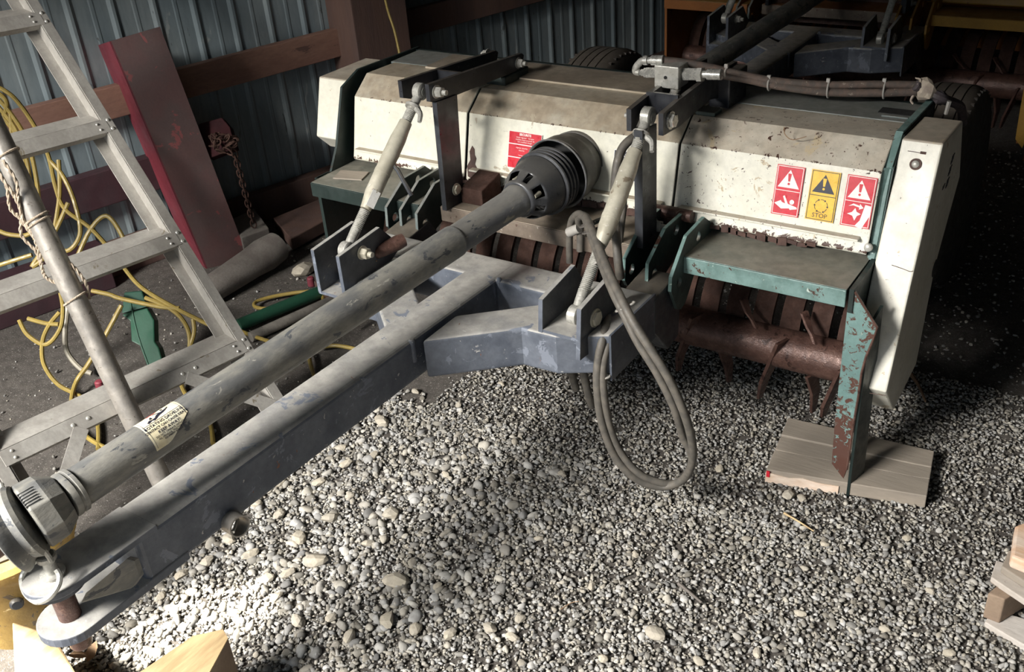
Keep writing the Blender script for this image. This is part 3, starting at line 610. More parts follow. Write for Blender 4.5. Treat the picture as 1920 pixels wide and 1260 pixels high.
# ---------------- tongue
tg = MB(); zt = .510; zb = .408
xl_, xr_ = -1.3655, -1.2595
def mir(x): return 2 * XC - x
def tcx(y): return -1.338 + .015 * (y - .55) / 1.25
b = MB(); b.box(-.050, .050, .655, 1.80, zb, zt); b.v = [(x + tcx(y), y, z) for x, y, z in b.v]
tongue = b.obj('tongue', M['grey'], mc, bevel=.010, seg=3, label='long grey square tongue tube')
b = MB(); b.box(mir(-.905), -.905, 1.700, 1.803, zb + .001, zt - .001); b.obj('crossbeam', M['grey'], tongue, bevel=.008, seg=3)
br = [(-1.275, 1.380), (-1.095, 1.530), (-.935, 1.545), (-.900, 1.640), (-.905, 1.70), (-1.090, 1.690), (-1.265, 1.520)]
br = [(-1.2600, 1.395), (-1.096, 1.538), (-1.010, 1.542), (-.905, 1.600), (-.905, 1.70), (-1.094, 1.698), (-1.094, 1.670), (-1.262, 1.520)]
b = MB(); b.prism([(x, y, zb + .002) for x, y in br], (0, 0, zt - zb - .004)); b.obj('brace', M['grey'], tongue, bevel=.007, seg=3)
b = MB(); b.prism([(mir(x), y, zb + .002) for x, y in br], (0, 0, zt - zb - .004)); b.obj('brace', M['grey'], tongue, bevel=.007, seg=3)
for q, r_ in ((P(772, 640, z=zt - .004), .008), (P(936, 524, z=zt), .006)):
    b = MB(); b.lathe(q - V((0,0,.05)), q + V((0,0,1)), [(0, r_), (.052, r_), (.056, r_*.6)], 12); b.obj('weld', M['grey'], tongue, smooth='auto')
b = MB(); b.box(-.907, -.902, 1.59, 1.80, zb - .01, zt + .002); b.obj('end_cap', M['grey_side'], tongue)
# lugs for the turnbuckles
def lug(x, y0=1.55, sgn=1):
    pts = [(1.560, zt - .07), (1.545, zt + .075), (1.60, zt + .105), (1.70, zt + .085), (1.73, zt - .0), (1.70, zt - .02)]
    return pts
for xs_ in ((-1.050, -.955), (-1.665, -1.583)):
    for x in xs_:
        pr = [(1.540, zt - .045), (1.553, zt + .072), (1.690, zt + .092), (1.735, zt + .02), (1.72, zt - .01), (1.60, zt - .05)]
        if x < -1.3: pr = [(1.500, zt - .030), (1.500, zt + .085), (1.650, zt + .098), (1.72, zt + .02), (1.66, zt - .01)]
        lg = xplate('lug', pr, x, .010, M['lug'], tongue)
        bm_ = MB()
        for (ya, za), (yb_, zb_) in zip(pr[:2], pr[1:3]): bm_.obox((x, (ya+yb_)/2, (za+zb_)/2), (.0052, 0, 0), V((0, yb_-ya, zb_-za))*.5, V((0, -(zb_-za), yb_-ya)).normalized()*.0012)
        bm_.obj('lug_edge', M['grey'], lg)
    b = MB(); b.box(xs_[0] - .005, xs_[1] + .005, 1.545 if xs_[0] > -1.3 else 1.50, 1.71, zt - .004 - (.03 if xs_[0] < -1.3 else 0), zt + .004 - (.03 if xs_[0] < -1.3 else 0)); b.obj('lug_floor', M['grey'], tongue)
bolt(M['turn'], tongue, (-.950, 1.608, .535), (1,0,0), .017, .006, nut=False)
bolt(M['turn'], tongue, (-1.578, 1.577, .573), (1,0,0), .014, .03)
# hitch
hx, hy = -1.338, .535
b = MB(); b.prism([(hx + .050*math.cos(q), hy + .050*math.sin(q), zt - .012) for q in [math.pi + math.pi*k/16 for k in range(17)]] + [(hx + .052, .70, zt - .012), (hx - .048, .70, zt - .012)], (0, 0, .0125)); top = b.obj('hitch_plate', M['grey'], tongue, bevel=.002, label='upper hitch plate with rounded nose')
b = MB(); b.lathe((hx, hy, zt - .020), (hx, hy, 2), [(0, .046), (.008, .046)], 30); b.obj('weld_ring', M['grey_side'], top)
zl = .402
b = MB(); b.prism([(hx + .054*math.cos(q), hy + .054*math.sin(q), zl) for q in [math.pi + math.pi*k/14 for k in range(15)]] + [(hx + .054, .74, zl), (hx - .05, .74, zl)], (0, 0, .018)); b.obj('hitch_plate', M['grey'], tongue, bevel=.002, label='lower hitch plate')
# side wall torn open beside the clevis and bent outwards
gp_ = [P(a_, c_, x=-1.275) for a_, c_ in [(160,1112),(225,1058),(236,1048),(252,1052),(262,1082),(246,1104),(200,1118),(150,1132)]]
b = MB(); b.prism(gp_, (-.004, .012, -.004)); b.obj('clevis_gusset', M['plastic_near'], tongue, bevel=.002)
b = MB(); b.box(hx - .05, hx + .045, .665, .70, zl + .01, zt - .01); b.obj('clevis_back', M['grey_side'], tongue)
b = MB(); b.lathe((hx, hy, zl - .050), (hx, hy, 2), [(0, .0165), (.004, .0185), (zt - zl + .045, .0185)], 24); b.obj('hitch_pin', M['rust'], tongue, smooth='auto', label='rusty hitch pin')
b = MB(); b.lathe((hx, hy, zt), (hx, hy, 2), [(0, .019), (.006, .020), (.008, .011), (.032, .010), (.034, .0155), (.042, .0155), (.044, .013)], 24); b.obj('pin_head', M['zinc'], tongue, smooth='auto')
def dring(pts, r, mt, name): b = MB(); b.tube(pts, r, 8); return b.obj(name, mt, tongue, smooth='auto')
dring([P(106,1068,z=zt+.03), P(112,1080,z=zt+.022), P(108,1100,z=zt+.012), P(90,1122,z=zt+.0), P(68,1128,z=zt-.01), P(48,1112,z=zt-.01), P(41,1085,z=zt), P(50,1066,z=zt+.012), P(70,1050,z=zt+.022), P(90,1046,z=zt+.030), P(97,1052,z=zt+.034)], .0048, M['zinc'], 'pin_ring')
dring([P(2,908,z=.66), P(14,945,z=.65), P(34,982,z=.63), P(60,1012,z=.60), P(84,1034,z=.57), P(97,1052,z=zt+.040)], .0042, M['zinc'], 'guard_wire')
b = MB(); q = P(430, 975, x=-1.288); b.lathe(q, q + V((1, -.12, .05)), [(0, .0215), (.034, .0215), (.034, .0185), (.004, .0185)], 24, cap=False); b.obj('jack_socket', M['galv'], tongue, smooth='auto')
b = MB(); b.tube([q + V((.032,-.02,.0)), q + V((.012, .01, .0))], .003, 6); b.obj('socket_pin', M['zinc'], tongue)
# bracket plates on the shelf, three each side
for side in (1, -1):
    for k, x in enumerate((-1.012, -.952, -.892) if side > 0 else (-1.740, -1.690, -1.635)):
        if k < 2 or side < 0: pr = [(1.851, .497), (1.856, .552), (1.943, .604), (2.035, .606), (2.09, .560), (1.98, .50), (1.90, .470), (1.862, .478)]
        else: pr = [(1.851, .495), (1.854, .530), (1.93, .602), (2.027, .610), (2.115, .545), (2.006, .520), (1.971, .478), (1.93, .430), (1.905, .422), (1.885, .432)]
        h = [(2.0, .578, .014), (1.885, .512, .0135)]
        if k == 2 and side > 0: h = [(1.995, .575, .013), (1.892, .500, .013)]
        pl_ = xplate('bracket_plate', pr, x, .008, M['teal_shade'] if (k < 2 or side < 0) else M['teal'], mc, holes=h)
        bm_ = MB(); e = pr[0:4]
        for (ya, za), (yb_, zb_) in zip(e[:-1], e[1:]): bm_.obox((x, (ya+yb_)/2, (za+zb_)/2), (.0042, 0, 0), V((0, yb_-ya, zb_-za))*.5, V((0, -(zb_-za), yb_-ya)).normalized()*.0010)
        bm_.obj('plate_edge', M['teal_edge'] if side > 0 else M['teal_grey'], pl_)
    x0, x1 = (-1.012, -.952) if side > 0 else (-1.740, -1.690)
    b = MB(); b.obox(((x0+x1)/2, 1.95, .50), ((x1-x0)/2, 0, 0), (0, .06, .02), (0, -.001, .003)); b.obj('bracket_floor', M['teal_shade'], mc)
bolt(M['zinc'], mc, (-1.008, 2.0, .578), (1,0,0), .014, .03)
b = MB(); b.box(-1.0, -.97, 2.04, 2.10, .565, .60); b.lathe((-1.03, 2.05, .595), (1, 2.05, .595), [(0,.016), (.10,.016)], 14); b.obj('rusted_joint', M['rust'], mc, smooth='auto')
bolt(M['rust'], mc, (-.955, 2.04, .598), (.6,-.8,0), .011, .012)
# lower arms between crossbeam and brackets
for x in (-.985, -1.715):
    b = MB(); b.prism([(x, 1.79, .41), (x, 1.79, .50), (x, 1.90, .515), (x, 1.93, .47), (x, 1.92, .34), (x, 1.86, .33)], (.085, 0, 0)); b.obj('lower_arm', M['lug'], mc, bevel=.004)
# rotor, its tines and the comb behind it
ry_, rz_, rr_ = 2.145, .232, .052
b = MB(); b.lathe((XL + .01, ry_, rz_), (1, ry_, rz_), [(0, rr_), (XR - XL - .02, rr_)], 40); rot = b.obj('rotor', M['rust'], mc, smooth='auto', label='rusty rotor drum')
def tine(r0, k1, t1, wd0, wd1, parent=rot, th=.005):
    b = MB(); r0, k1, t1 = V(r0), V(k1), V(t1); Y = V((.35, 1, 0)).normalized(); X = V((1,-.35,0)).normalized()
    secs = [(r0, wd0, th), (r0.lerp(k1, .5), wd0*.85, th), (k1, (wd0+wd1)/2, th), (t1, wd1, th*.8)]; vs = []
    for c_, w_, h_ in secs: vs += [c_ - Y*w_ - X*h_, c_ - Y*w_ + X*h_, c_ + Y*w_ + X*h_, c_ + Y*w_ - X*h_]
    fs = [(0,1,2,3), (12,15,14,13)]
    for s_ in range(3):
        for i in range(4): j = (i+1) % 4; fs.append((s_*4+i, s_*4+j, s_*4+4+j, s_*4+4+i))
    b.add(vs, fs); return b.obj('tine', M['rust'], parent, bevel=.001)
def tpx(rt, kn, tp, y=2.10, wa=.022, wb_=.008):
    tine(P(*rt, y=y), P(*kn, y=y + .03), P(*tp, y=y + .06), wa, wb_)
tpx((1306,592), (1276,665), (1272,694)); tpx((1467,640), (1432,715), (1424,746)); tpx((1583,690), (1548,760), (1543,780))
tpx((1356,650), (1366,686), (1367,715), y=2.16); tpx((1522,702), (1528,735), (1524,772), y=2.12)
tpx((1418,615), (1402,585), (1394,560), y=2.09, wa=.004, wb_=.012); tpx((1528,645), (1516,612), (1508,585), y=2.09, wa=.004, wb_=.012)
for x in (-1.95, -1.8, -1.62, -1.45, -1.3, -1.18):
    tine((x, 2.13, .19), (x - .02, 2.15, .09), (x - .022, 2.18, .05), .02, .008); tine((x + .07, 2.10, .27), (x + .06, 2.09, .31), (x + .055, 2.07, .34), .006, .012)
nc = 21; pit = (XR - XL - .02) / nc
for k in range(nc):
    x0 = XL + .012 + k * pit; b = MB(); vs = []; R_ = .165
    angs = [math.radians(a_) for a_ in range(88, 196, 9)]
    for x in (x0, x0 + pit * .70):
        for rr2 in (R_, R_ + .012):
            for q in angs: vs.append((x, 2.335 + rr2*math.cos(q), .235 + rr2*math.sin(q)))
    n = len(angs); fs = []
    for i in range(n-1): fs += [(i, i+1, 2*n+i+1, 2*n+i), (n+i, 3*n+i, 3*n+i+1, n+i+1), (i, n+i, n+i+1, i+1), (2*n+i, 2*n+i+1, 3*n+i+1, 3*n+i)]
    fs += [(0, 2*n, 3*n, n), (n-1, 2*n-1, 4*n-1, 3*n-1)]
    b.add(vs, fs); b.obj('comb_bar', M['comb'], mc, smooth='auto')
# rear axle and gauge wheels
def wheel(x, y, R_, wdt, parent):
    pr = [(-wdt/2, R_*.62), (-wdt*.5, R_*.80), (-wdt*.46, R_*.93), (-wdt*.36, R_*.985)]
    for k in (-.25, -.08, .08, .25): pr += [(wdt*(k-.012), R_), (wdt*(k-.010), R_-.008), (wdt*(k+.010), R_-.008), (wdt*(k+.012), R_)]
    pr += [(wdt*.36, R_*.985), (wdt*.46, R_*.93), (wdt*.5, R_*.80), (wdt/2, R_*.62)]
    pr = sorted(pr, key=lambda q: q[0]); b = MB(); b.lathe((x, y, R_ - .01), (x + 1, y, R_ - .01), [(t, r) for t, r in pr], 56)
    ty = b.obj('tire', M['rubber'], parent, smooth='auto')
    b = MB(); b.lathe((x, y, R_ - .01), (x + 1, y, R_ - .01), [(-wdt*.35, R_*.60), (-wdt*.30, R_*.55), (-wdt*.1, R_*.50), (wdt*.1, R_*.50), (wdt*.30, R_*.55), (wdt*.35, R_*.60)], 32); b.obj('rim', M['lug'], ty, smooth='auto')
    b = MB()
    for k in range(52):
        q = 2*math.pi*k/52
        for xx in (-.40, .40):
            c_ = V((x + wdt*xx, y + math.cos(q)*R_*.955, R_ - .01 + math.sin(q)*R_*.955)); b.obox(c_, (wdt*.05, 0, 0), V((0, -math.sin(q), math.cos(q)))*.0035, V((0, math.cos(q), math.sin(q)))*.0035)
    b.obj('tread_blocks', M['rubber'], ty, kind='stuff')
    return ty
wheel(-.595, 3.15, .320, .175, mc); wheel(-1.80, 3.15, .325, .19, mc)
b = MB(); b.box(-1.72, -.66, 3.10, 3.18, .28, .36); b.box(-1.65, -1.57, 2.45, 3.12, .30, .38); b.box(-.80, -.72, 2.45, 3.12, .30, .38); b.obj('axle_frame', M['teal_shade'], mc, bevel=.004)
machine_core_end = True

# ---------------- second machine behind: the same make in ochre, a copy with its own paint
def kids(o): return [c for c in COL.objects if c.parent == o]
mc2 = thing('soil_conditioner', 'ochre yellow soil conditioner with grey tongue, parked behind the cream one', 'farm implement', (-1.29 - .044, 2.1 + 2.383, 0))
swap = {M['white']: M['yellow'], M['white_rusty']: M['yellow'], M['lid_brown']: M['orange'], M['teal']: M['yellow'], M['teal_edge']: M['yellow'], M['teal_leg']: M['yellow'], M['teal_shade']: M['orange'], M['turn']: M['zinc']}
def copy_tree(o, parent):
    if o.name.split('.')[0] in ('decal', 'safety_notice', 'notice', 'stencil_mark', 'driveline_label', 'paper_tag', 'wood_shim', 'tire', 'pin_ring', 'guard_wire', 'crack', 'rust_patch', 'axle_frame', 'rusted_edge', 'leg_edge', 'front_cone'): return
    c = o.copy(); COL.objects.link(c); c.parent = parent
    c.matrix_parent_inverse = o.matrix_parent_inverse.copy()
    if 'label' in c: del c['label']
    if len(c.material_slots) and c.material_slots[0].material in swap:
        nm = swap[c.material_slots[0].material]; c.material_slots[0].link = 'OBJECT'; c.material_slots[0].material = nm
    for ch in tree[o]: copy_tree(ch, c)
tree = {}
for o in list(COL.objects):
    tree.setdefault(o, [])
    if o.parent: tree.setdefault(o.parent, []).append(o)
for ch in list(tree[mc]): copy_tree(ch, mc2)

# ---------------- hydraulic hoses and valve on the cream machine (not copied)
YV = 2.13
def hz(px, py): return P(px, py, y=YV)
def ghose(name, pts, r, mt=M['hose'], label=None, par_=mc, seg=12): 
    b = MB(); b.tube(pts, r, seg); return b.obj(name, mt, par_, smooth='auto', label=label)
vb = MB(); c_ = hz(1259, 139); vb.obox(c_, V((.031, 0, 0)), V((0, .028, 0)), V((0, 0, .026))); valve = vb.obj('valve_block', M['zinc'], mc, bevel=.002, label='zinc hydraulic valve block')
def fitting(p, q, rs, name='fitting', hexed=False, mt=M['chrome'], par_=valve):
    p, q = V(p), V(q); L_ = (q-p).length; n = len(rs); b = MB()
    pr = []
    for i, r in enumerate(rs): pr += [(L_*i/n, r), (L_*(i+1)/n, r)]
    b.lathe(p, q, pr, 6 if hexed else 16); return b.obj(name, mt, par_, smooth='auto')
fitting(hz(1283,139), hz(1312,139), [.0155, .0155], hexed=True); fitting(hz(1309,140), hz(1318,140), [.0175], hexed=True, mt=M['zinc']); fitting(hz(1318,139), hz(1353,140), [.009, .0125, .0125, .0125])
fitting(hz(1236,136), hz(1214,136), [.0135, .0135], hexed=True); fitting(hz(1215,136), hz(1198,136), [.0125, .009, .007], hexed=True)
ghose('elbow', [hz(1200,136), hz(1192,134), hz(1193,126), hz(1199,118), hz(1204,114), hz(1212,113)], .0085, M['zinc'], par_=valve)
fitting(hz(1208,113), hz(1245,113), [.0115, .008, .012, .012, .012])
fitting(hz(1243,155), hz(1231,186), [.009, .0115, .008, .0105]); fitting(hz(1272,155), hz(1262,178), [.009, .0115, .010])
ghose('valve_port', [hz(1231,183), hz(1224,196), P(1212,214,y=2.0), P(1200,240,y=1.97)], .0095, M['hose'], par_=valve)
ghose('valve_port', [hz(1262,176), hz(1252,192), P(1240,205,y=2.05)], .0095, M['hose'], par_=valve)
b = MB(); q = hz(1258,139) + V((0,-.029,0)); b.lathe(q, q + V((0,-1,0)), [(0,.004),(.0015,.004)], 12); b.obj('port_plug', M['bell_in'], valve)
def yy(px): return YV + (px - 1240) * (2.42 - YV) / 480
top = [P(a_, c_, y=yy(a_)) for a_, c_ in [(1245,113),(1290,118),(1345,129),(1400,142),(1450,151),(1500,156),(1560,159),(1640,158),(1716,159)]]
bot = [P(a_, c_, y=yy(a_)) for a_, c_ in [(1350,140),(1390,146),(1440,157),(1500,167),(1560,173),(1640,174),(1716,172)]]
hs = ghose('hydraulic_hose', top, .0088, M['hose_warm'], 'upper hydraulic hose crossing to the right'); hb_ = ghose('hydraulic_hose', bot, .0100, M['hose_warm'], 'lower hydraulic hose crossing to the right')
for a_, c0_, c1_ in ((1363,126,144),(1443,147,168),(1554,153,182),(1659,153,184)):
    p, q = P(a_, c0_, y=yy(a_)), P(a_, c1_, y=yy(a_)); c_ = (p+q)/2; b = MB(); h_ = (p-q).length/2 + .001
    b.tube([c_ + V((0, math.cos(t)*.0125, math.sin(t)*h_)) for t in [2*math.pi*k/16 for k in range(17)]], .0022, 6, smooth=False); b.obox(p + V((0,-.004,.004)), (.004,0,0), (0,.003,0), (0,0,.005)); b.obj('zip_tie', M['tie'], hs, smooth='auto')
# frayed wrap at the hose ends
def blob(c, r, n, seed, sq=(1,1,1), jit=.35, name='rock', mt=None, parent=None, sub=2, smooth=False):
    bm = bmesh.new(); bmesh.ops.create_icosphere(bm, subdivisions=sub, radius=1); rr = random.Random(seed)
    ax = [V((rr.uniform(-1,1), rr.uniform(-1,1), rr.uniform(-1,1))).normalized() for _ in range(n)]; hh = [rr.uniform(1-jit, 1.0) for _ in range(n)]
    rot_ = Matrix.Rotation(rr.uniform(0,6.28), 3, 'Z')
    for v in bm.verts:
        d = v.co.normalized(); k = 1.0
        for a_, h_ in zip(ax, hh):
            dt = d.dot(a_)
            if dt > .05: k = min(k, h_ / dt)
        v.co = V(c) + rot_ @ V((d.x*k*r*sq[0], d.y*k*r*sq[1], d.z*k*r*sq[2]))
    me = bpy.data.meshes.new(name); bm.to_mesh(me); bm.free()
    return link(name, me, mt, parent, smooth=smooth)
q = P(1735, 168, y=2.43); blob(q, .030, 14, 3, (1.05,.8,1.0), .5, 'frayed_tape', M['rag'], hs); blob(P(1765, 184, y=2.45), .026, 14, 5, (1.2,.8,.8), .45, 'wrapped_end', M['rag_dark'], hs)
b = MB()
b.tube([P(1716,146,y=2.42), P(1726,150,y=2.42), P(1722,160,y=2.41)], .003, 5, rs=(.0015,.005)); b.tube([P(1713,178,y=2.41), P(1708,188,y=2.41), P(1712,195,y=2.41)], .003, 5, rs=(.004,.002)); b.obj('tape_tail', M['rag'], hs)
b = MB(); b.tube([P(1780,190,y=2.44), P(1777,200,y=2.44), P(1773,214,y=2.44)], .004, 6, rs=(.0055,.0045)); b.obj('loose_tie', M['tie'], hs)
b = MB(); b.tube([P(1716,160,y=2.41), P(1735,170,y=2.43), P(1770,186,y=2.45), P(1800,200,y=2.6), P(1805,230,y=2.75)], .012, 8); b.obj('hose_end', M['rag_dark'], hs, smooth='auto')
# pair from the valve down behind the turnbuckle
A1 = ghose('hydraulic_hose', [P(1200,252,y=1.965), P(1182,262,y=1.94), P(1166,280,y=1.92), P(1157,310,y=1.90), P(1153,350,y=1.89), P(1153,400,y=1.87), P(1156,450,y=1.84), P(1159,490,y=1.82), P(1163,520,y=1.83)], .0105, label='hose hanging in front of the right turnbuckle')
A2 = ghose('hydraulic_hose', [P(1203,262,y=1.97), P(1185,285,y=1.95), P(1172,310,y=1.94), P(1168,345,y=1.94), P(1169,385,y=1.94), P(1165,420,y=1.93), P(1160,470,y=1.92)], .0088, label='thinner hose beside the turnbuckle')
lpA = [(1088,470,1.86),(1088,430,1.86),(1085,412,1.85),(1092,404,1.83),(1101,412,1.80),(1116,445,1.74),(1140,505,1.66),(1163,556,1.60),(1188,605,1.57),(1220,655,1.56),(1255,712,1.56),(1283,775,1.57),(1297,825,1.59),(1298,865,1.61),(1283,897,1.63),(1250,912,1.63),(1215,908,1.61),(1180,888,1.59),(1150,850,1.58),(1128,790,1.57),(1120,730,1.57),(1121,680,1.58),(1131,630,1.60),(1140,590,1.68)]
lpB = [(1068,492,1.87),(1068,440,1.87),(1073,412,1.86),(1085,401,1.84),(1096,408,1.82),(1104,430,1.78),(1122,480,1.70),(1148,545,1.62),(1170,590,1.59),(1196,642,1.575),(1232,700,1.57),(1264,765,1.575),(1281,820,1.60),(1296,850,1.61),(1294,880,1.63),(1268,906,1.64),(1232,903,1.62),(1195,885,1.60),(1162,845,1.59),(1142,795,1.58),(1132,735,1.575),(1131,685,1.585),(1142,635,1.61),(1150,600,1.69)]
L1 = ghose('hydraulic_hose', [P(a_, c_, y=e_) for a_, c_, e_ in lpA], .0094, label='outer hose of the loop hanging to the gravel'); L2 = ghose('hydraulic_hose', [P(a_, c_, y=e_) for a_, c_, e_ in lpB], .0088, label='inner hose of the loop hanging to the gravel')
def tie(pts, parent, mt): b = MB(); b.tube(pts, .0024, 6, smooth=False); b.obj('zip_tie', mt, parent, smooth='auto')
def tie_at(i, e, mt=M['tie']):
    for (cx, cy, hx, hy) in [e]:
        c_ = P(cx, cy, y=i); u = P(cx+hx, cy+hy, y=i) - c_; v2 = V((0,-.0115,0)); tie([c_ + u*math.cos(t) + v2*math.sin(t) for t in [2*math.pi*k/16 for k in range(17)]], L1, mt)
tie_at(1.77, (1108,433,-15,4), M['tie_dark']); tie_at(1.80, (1101,421,-13,4), M['tie_dark']); tie_at(1.70, (1122,489,15,-9)); tie_at(1.60, (1172,575,17,-8)); tie_at(1.585, (1129,706,14,0)); tie_at(1.59, (1131,785,14,-1)); tie_at(1.60, (1165,869,14,-9)); 
b = MB(); q0, q1 = P(1066,436,y=1.85), P(1086,428,y=1.85); b.tube([q0, q1, q1], .012, 10, smooth=False); b.obj('coil_sleeve', M['tie'], L2, smooth='auto')
b = MB(); b.tube([P(1098,425,y=1.90), P(1125,412,y=1.93), P(1150,402,y=1.96)], .006, 8, rs=(.005,.008)); b.obj('hose_hook', M['teal'], mc, smooth='auto')
ghose('hydraulic_hose', [P(1066,640,y=1.75), P(1070,690,y=1.76), P(1080,730,y=1.78)], .010, M['hose'], 'short hose end below the crossbeam'); ghose('hydraulic_hose', [P(1084,640,y=1.75), P(1092,690,y=1.76), P(1102,735,y=1.77), P(1110,762,y=1.79)], .010, M['hose'], 'second hose end below the crossbeam')
b = MB(); b.tube([P(676,498,z=.53), P(700,486,z=.53), P(728,470,z=.535), P(760,455,z=.54)], .004, 6, rs=(.0055,.006)); b.tube([P(706,490,z=.53), P(699,478,z=.54), P(690,474,z=.54)], .002, 5); tw = b.obj('twig', M['leaf'], None, smooth='auto'); tag(tw, 'dry forked twig lying on the left lug of the tongue', 'twig')
c_ = MB(); c_.lathe(P(698,478,z=.545), P(760,448,z=.56), [(0,.006),(.01,.016),(.07,.019),(.09,.017)], 14); rr_o = c_.obj('rusty_pin', M['rust'], tongue, smooth='auto')

# ------------------------------------------------------------------ ladder, pipe and clutter on the left
F0 = P(552, 795, d=2.78); T0 = P(60, 0, d=2.82); LU = (T0 - F0).normalized()
def onrail(px, py):
    r = ray(px, py).normalized(); n_ = LU.cross(r); n2 = r.cross(n_); return (CAM - F0).dot(n2) / LU.dot(n2)
Q = F0 + LU * onrail(450, 640); r = ray(0, 850); LL = CAM + r * ((Q - CAM).dot(LU) / r.dot(LU)); LR = (LL - Q).normalized(); LN = LR.cross(LU); LN = LN if LN.dot(fwd) < 0 else -LN
lad = thing('step_ladder', 'grey aluminium step ladder leaning against the corrugated wall', 'ladder', F0 * 0 + V((F0.x, F0.y, 0)))
Wd = .70
def obx(bld, a, ea, eb, ec): bld.obox(a + (ea+eb+ec)/2, ea/2, eb/2, ec/2)
for off in (0, Wd):
    o_ = F0 + LR*off; sg_ = 1 if off == 0 else -1
    b = MB(); obx(b, o_ - LR*.014*1, LU*1.75, LR*.030, LN*.003); obx(b, o_ - LR*.014, LU*1.75, LR*.003, -LN*.03)
    rl = b.obj('ladder_rail', M['alu'], lad, bevel=.0008)
    b = MB(); obx(b, o_ + LR*.016*sg_ - LN*.035, LU*1.70, LR*.034*sg_, LN*.003); obx(b, o_ + LR*.016*sg_ - LN*.035, LU*1.7, LR*.003*sg_, LN*.035); b.obj('rail_web', M['alu'], rl, bevel=.0006)
    b = MB(); obx(b, o_ - LR*.016 + LU*(-.03), LU*.05, LR*.04, -LN*.04); b.obj('rubber_foot', M['rubber'], rl, bevel=.003)
steps = [onrail(455, 650), onrail(315, 458), onrail(186, 245), onrail(52, 48)]; steps.append(2*steps[-1] - steps[-2])
def rivet(parent, c, r=.006):
    b = MB(); b.lathe(c, c + LN, [(0, r), (.0015, r*.9), (.0035, r*.45)], 10); b.obj('rivet', M['chrome'], parent, smooth=True)
for k, s_ in enumerate(steps):
    o_ = F0 + LU*s_ + LR*.004; b = MB()
    obx(b, o_ - LU*.020 + LN*.001, LR*(Wd-.012), LU*.040, LN*.003)
    back = (LU*.050 - LN*.045); obx(b, o_ + LU*.020, LR*(Wd-.012), back, (LU*.002 + LN*.002)); obx(b, o_ - LU*.020, LR*(Wd-.012), -LN*.02, LU*.003)
    st = b.obj('ladder_step', M['alu'], lad, bevel=.0008)
    for (a_, c_) in ((.028, -.008), (.030, .010), (Wd-.04, -.008), (Wd-.04, .010)): rivet(st, o_ + LR*a_ + LU*c_ + LN*.004, .0045)
    if s_ < 1.7:
        for c_ in (-.012, .016): rivet(st, F0 + LU*(s_ + c_) - LR*.002 + LN*.003)
    if k == 0:
        for a_ in (.16, .20, .47, .51): rivet(st, o_ + LR*a_ + LN*.004 + LU*.002)
o_ = F0 + LU*steps[0]
for s1, s2 in ((.20, .01), (.50, .69)):
    b = MB(); p = o_ + LR*s1 - LU*.012 + LN*.004; q = F0 + LR*s2 + LU*.055 + LN*.004; d_ = (q-p); n_ = d_.cross(LN).normalized()
    b.obox((p+q)/2, d_/2, n_*.018, LN*.0012); b.obj('ladder_brace', M['alu'], lad, bevel=.0006)
# leaning pipe with twine
p0 = P(312, 920, z=.026); p1 = P(-40, 178, d=2.32)
b = MB(); pd_ = (p1-p0).normalized(); b.lathe(p0, p1, [(0, .024), (0, .0265), (.25, .0262), (.80, .0268), ((p1-p0).length, .0265)], 26); pp_ = b.obj('steel_pipe', M['galv'], None, smooth='auto'); tag(pp_, 'round grey steel pipe leaning in front of the step ladder', 'pipe')
pip = p0
def onpipe(px, py, ph, lift=.0285):
    r = ray(px, py).normalized(); n_ = pd_.cross(r); n2 = r.cross(n_); t = (CAM - p0).dot(n2) / pd_.dot(n2)
    u = (-fwd + pd_ * fwd.dot(pd_)).normalized(); v2 = pd_.cross(u); return p0 + pd_*t + (u*math.cos(ph) + v2*math.sin(ph))*lift
twn = thing('twine', 'frayed natural twine wound around the leaning grey pipe', 'twine', (p0.x, p0.y, 0))
def strand(pts, r=.0028):
    pts = spline([V(p) for p in pts], 10)
    for ph in (0, math.pi):
        b = MB(); q = []
        for i, p in enumerate(pts):
            t = (pts[min(i+1, len(pts)-1)] - pts[max(i-1, 0)]).normalized(); u = t.cross(fwd).normalized(); v2 = t.cross(u); a_ = i*.9 + ph; q.append(p + (u*math.cos(a_) + v2*math.sin(a_))*r*.7)
        b.tube(q, r, 5, smooth=False); b.obj('strand', M['twine'], twn)
for (cy, cx) in ((290, 14), (410, 66), (418, 70), (560, 140)):
    strand([onpipe(cx, cy, a_, .0285 + .001*(a_ % 1)) + pd_*(.006*math.sin(a_)) for a_ in [2*math.pi*k/14 for k in range(15)]], .0018)
for pts in ([(-5,318),(12,350),(20,392),(45,415),(62,440),(72,470),(78,495)], [(0,330),(25,365),(40,400),(40,440),(66,470),(78,500),(86,520),(110,533),(140,548),(158,572),(168,598),(182,604)], [(30,400),(52,430),(80,462),(112,480),(138,500),(160,530),(168,560)], [(5,300),(30,340),(35,380),(50,425),(75,440)]):
    strand([P(a_, c_, d=2.30 + .0006*max(0, c_-300)) for a_, c_ in pts])
for (a_, c_) in ((190,598),(196,606),(190,612),(184,590),(175,598)): 
    b = MB(); b.tube([P(176,600,d=2.47), P((176+a_)/2+2,(600+c_)/2-2,d=2.465), P(a_,c_,d=2.47)], .0008, 4); b.obj('frayed_end', M['twine'], twn)
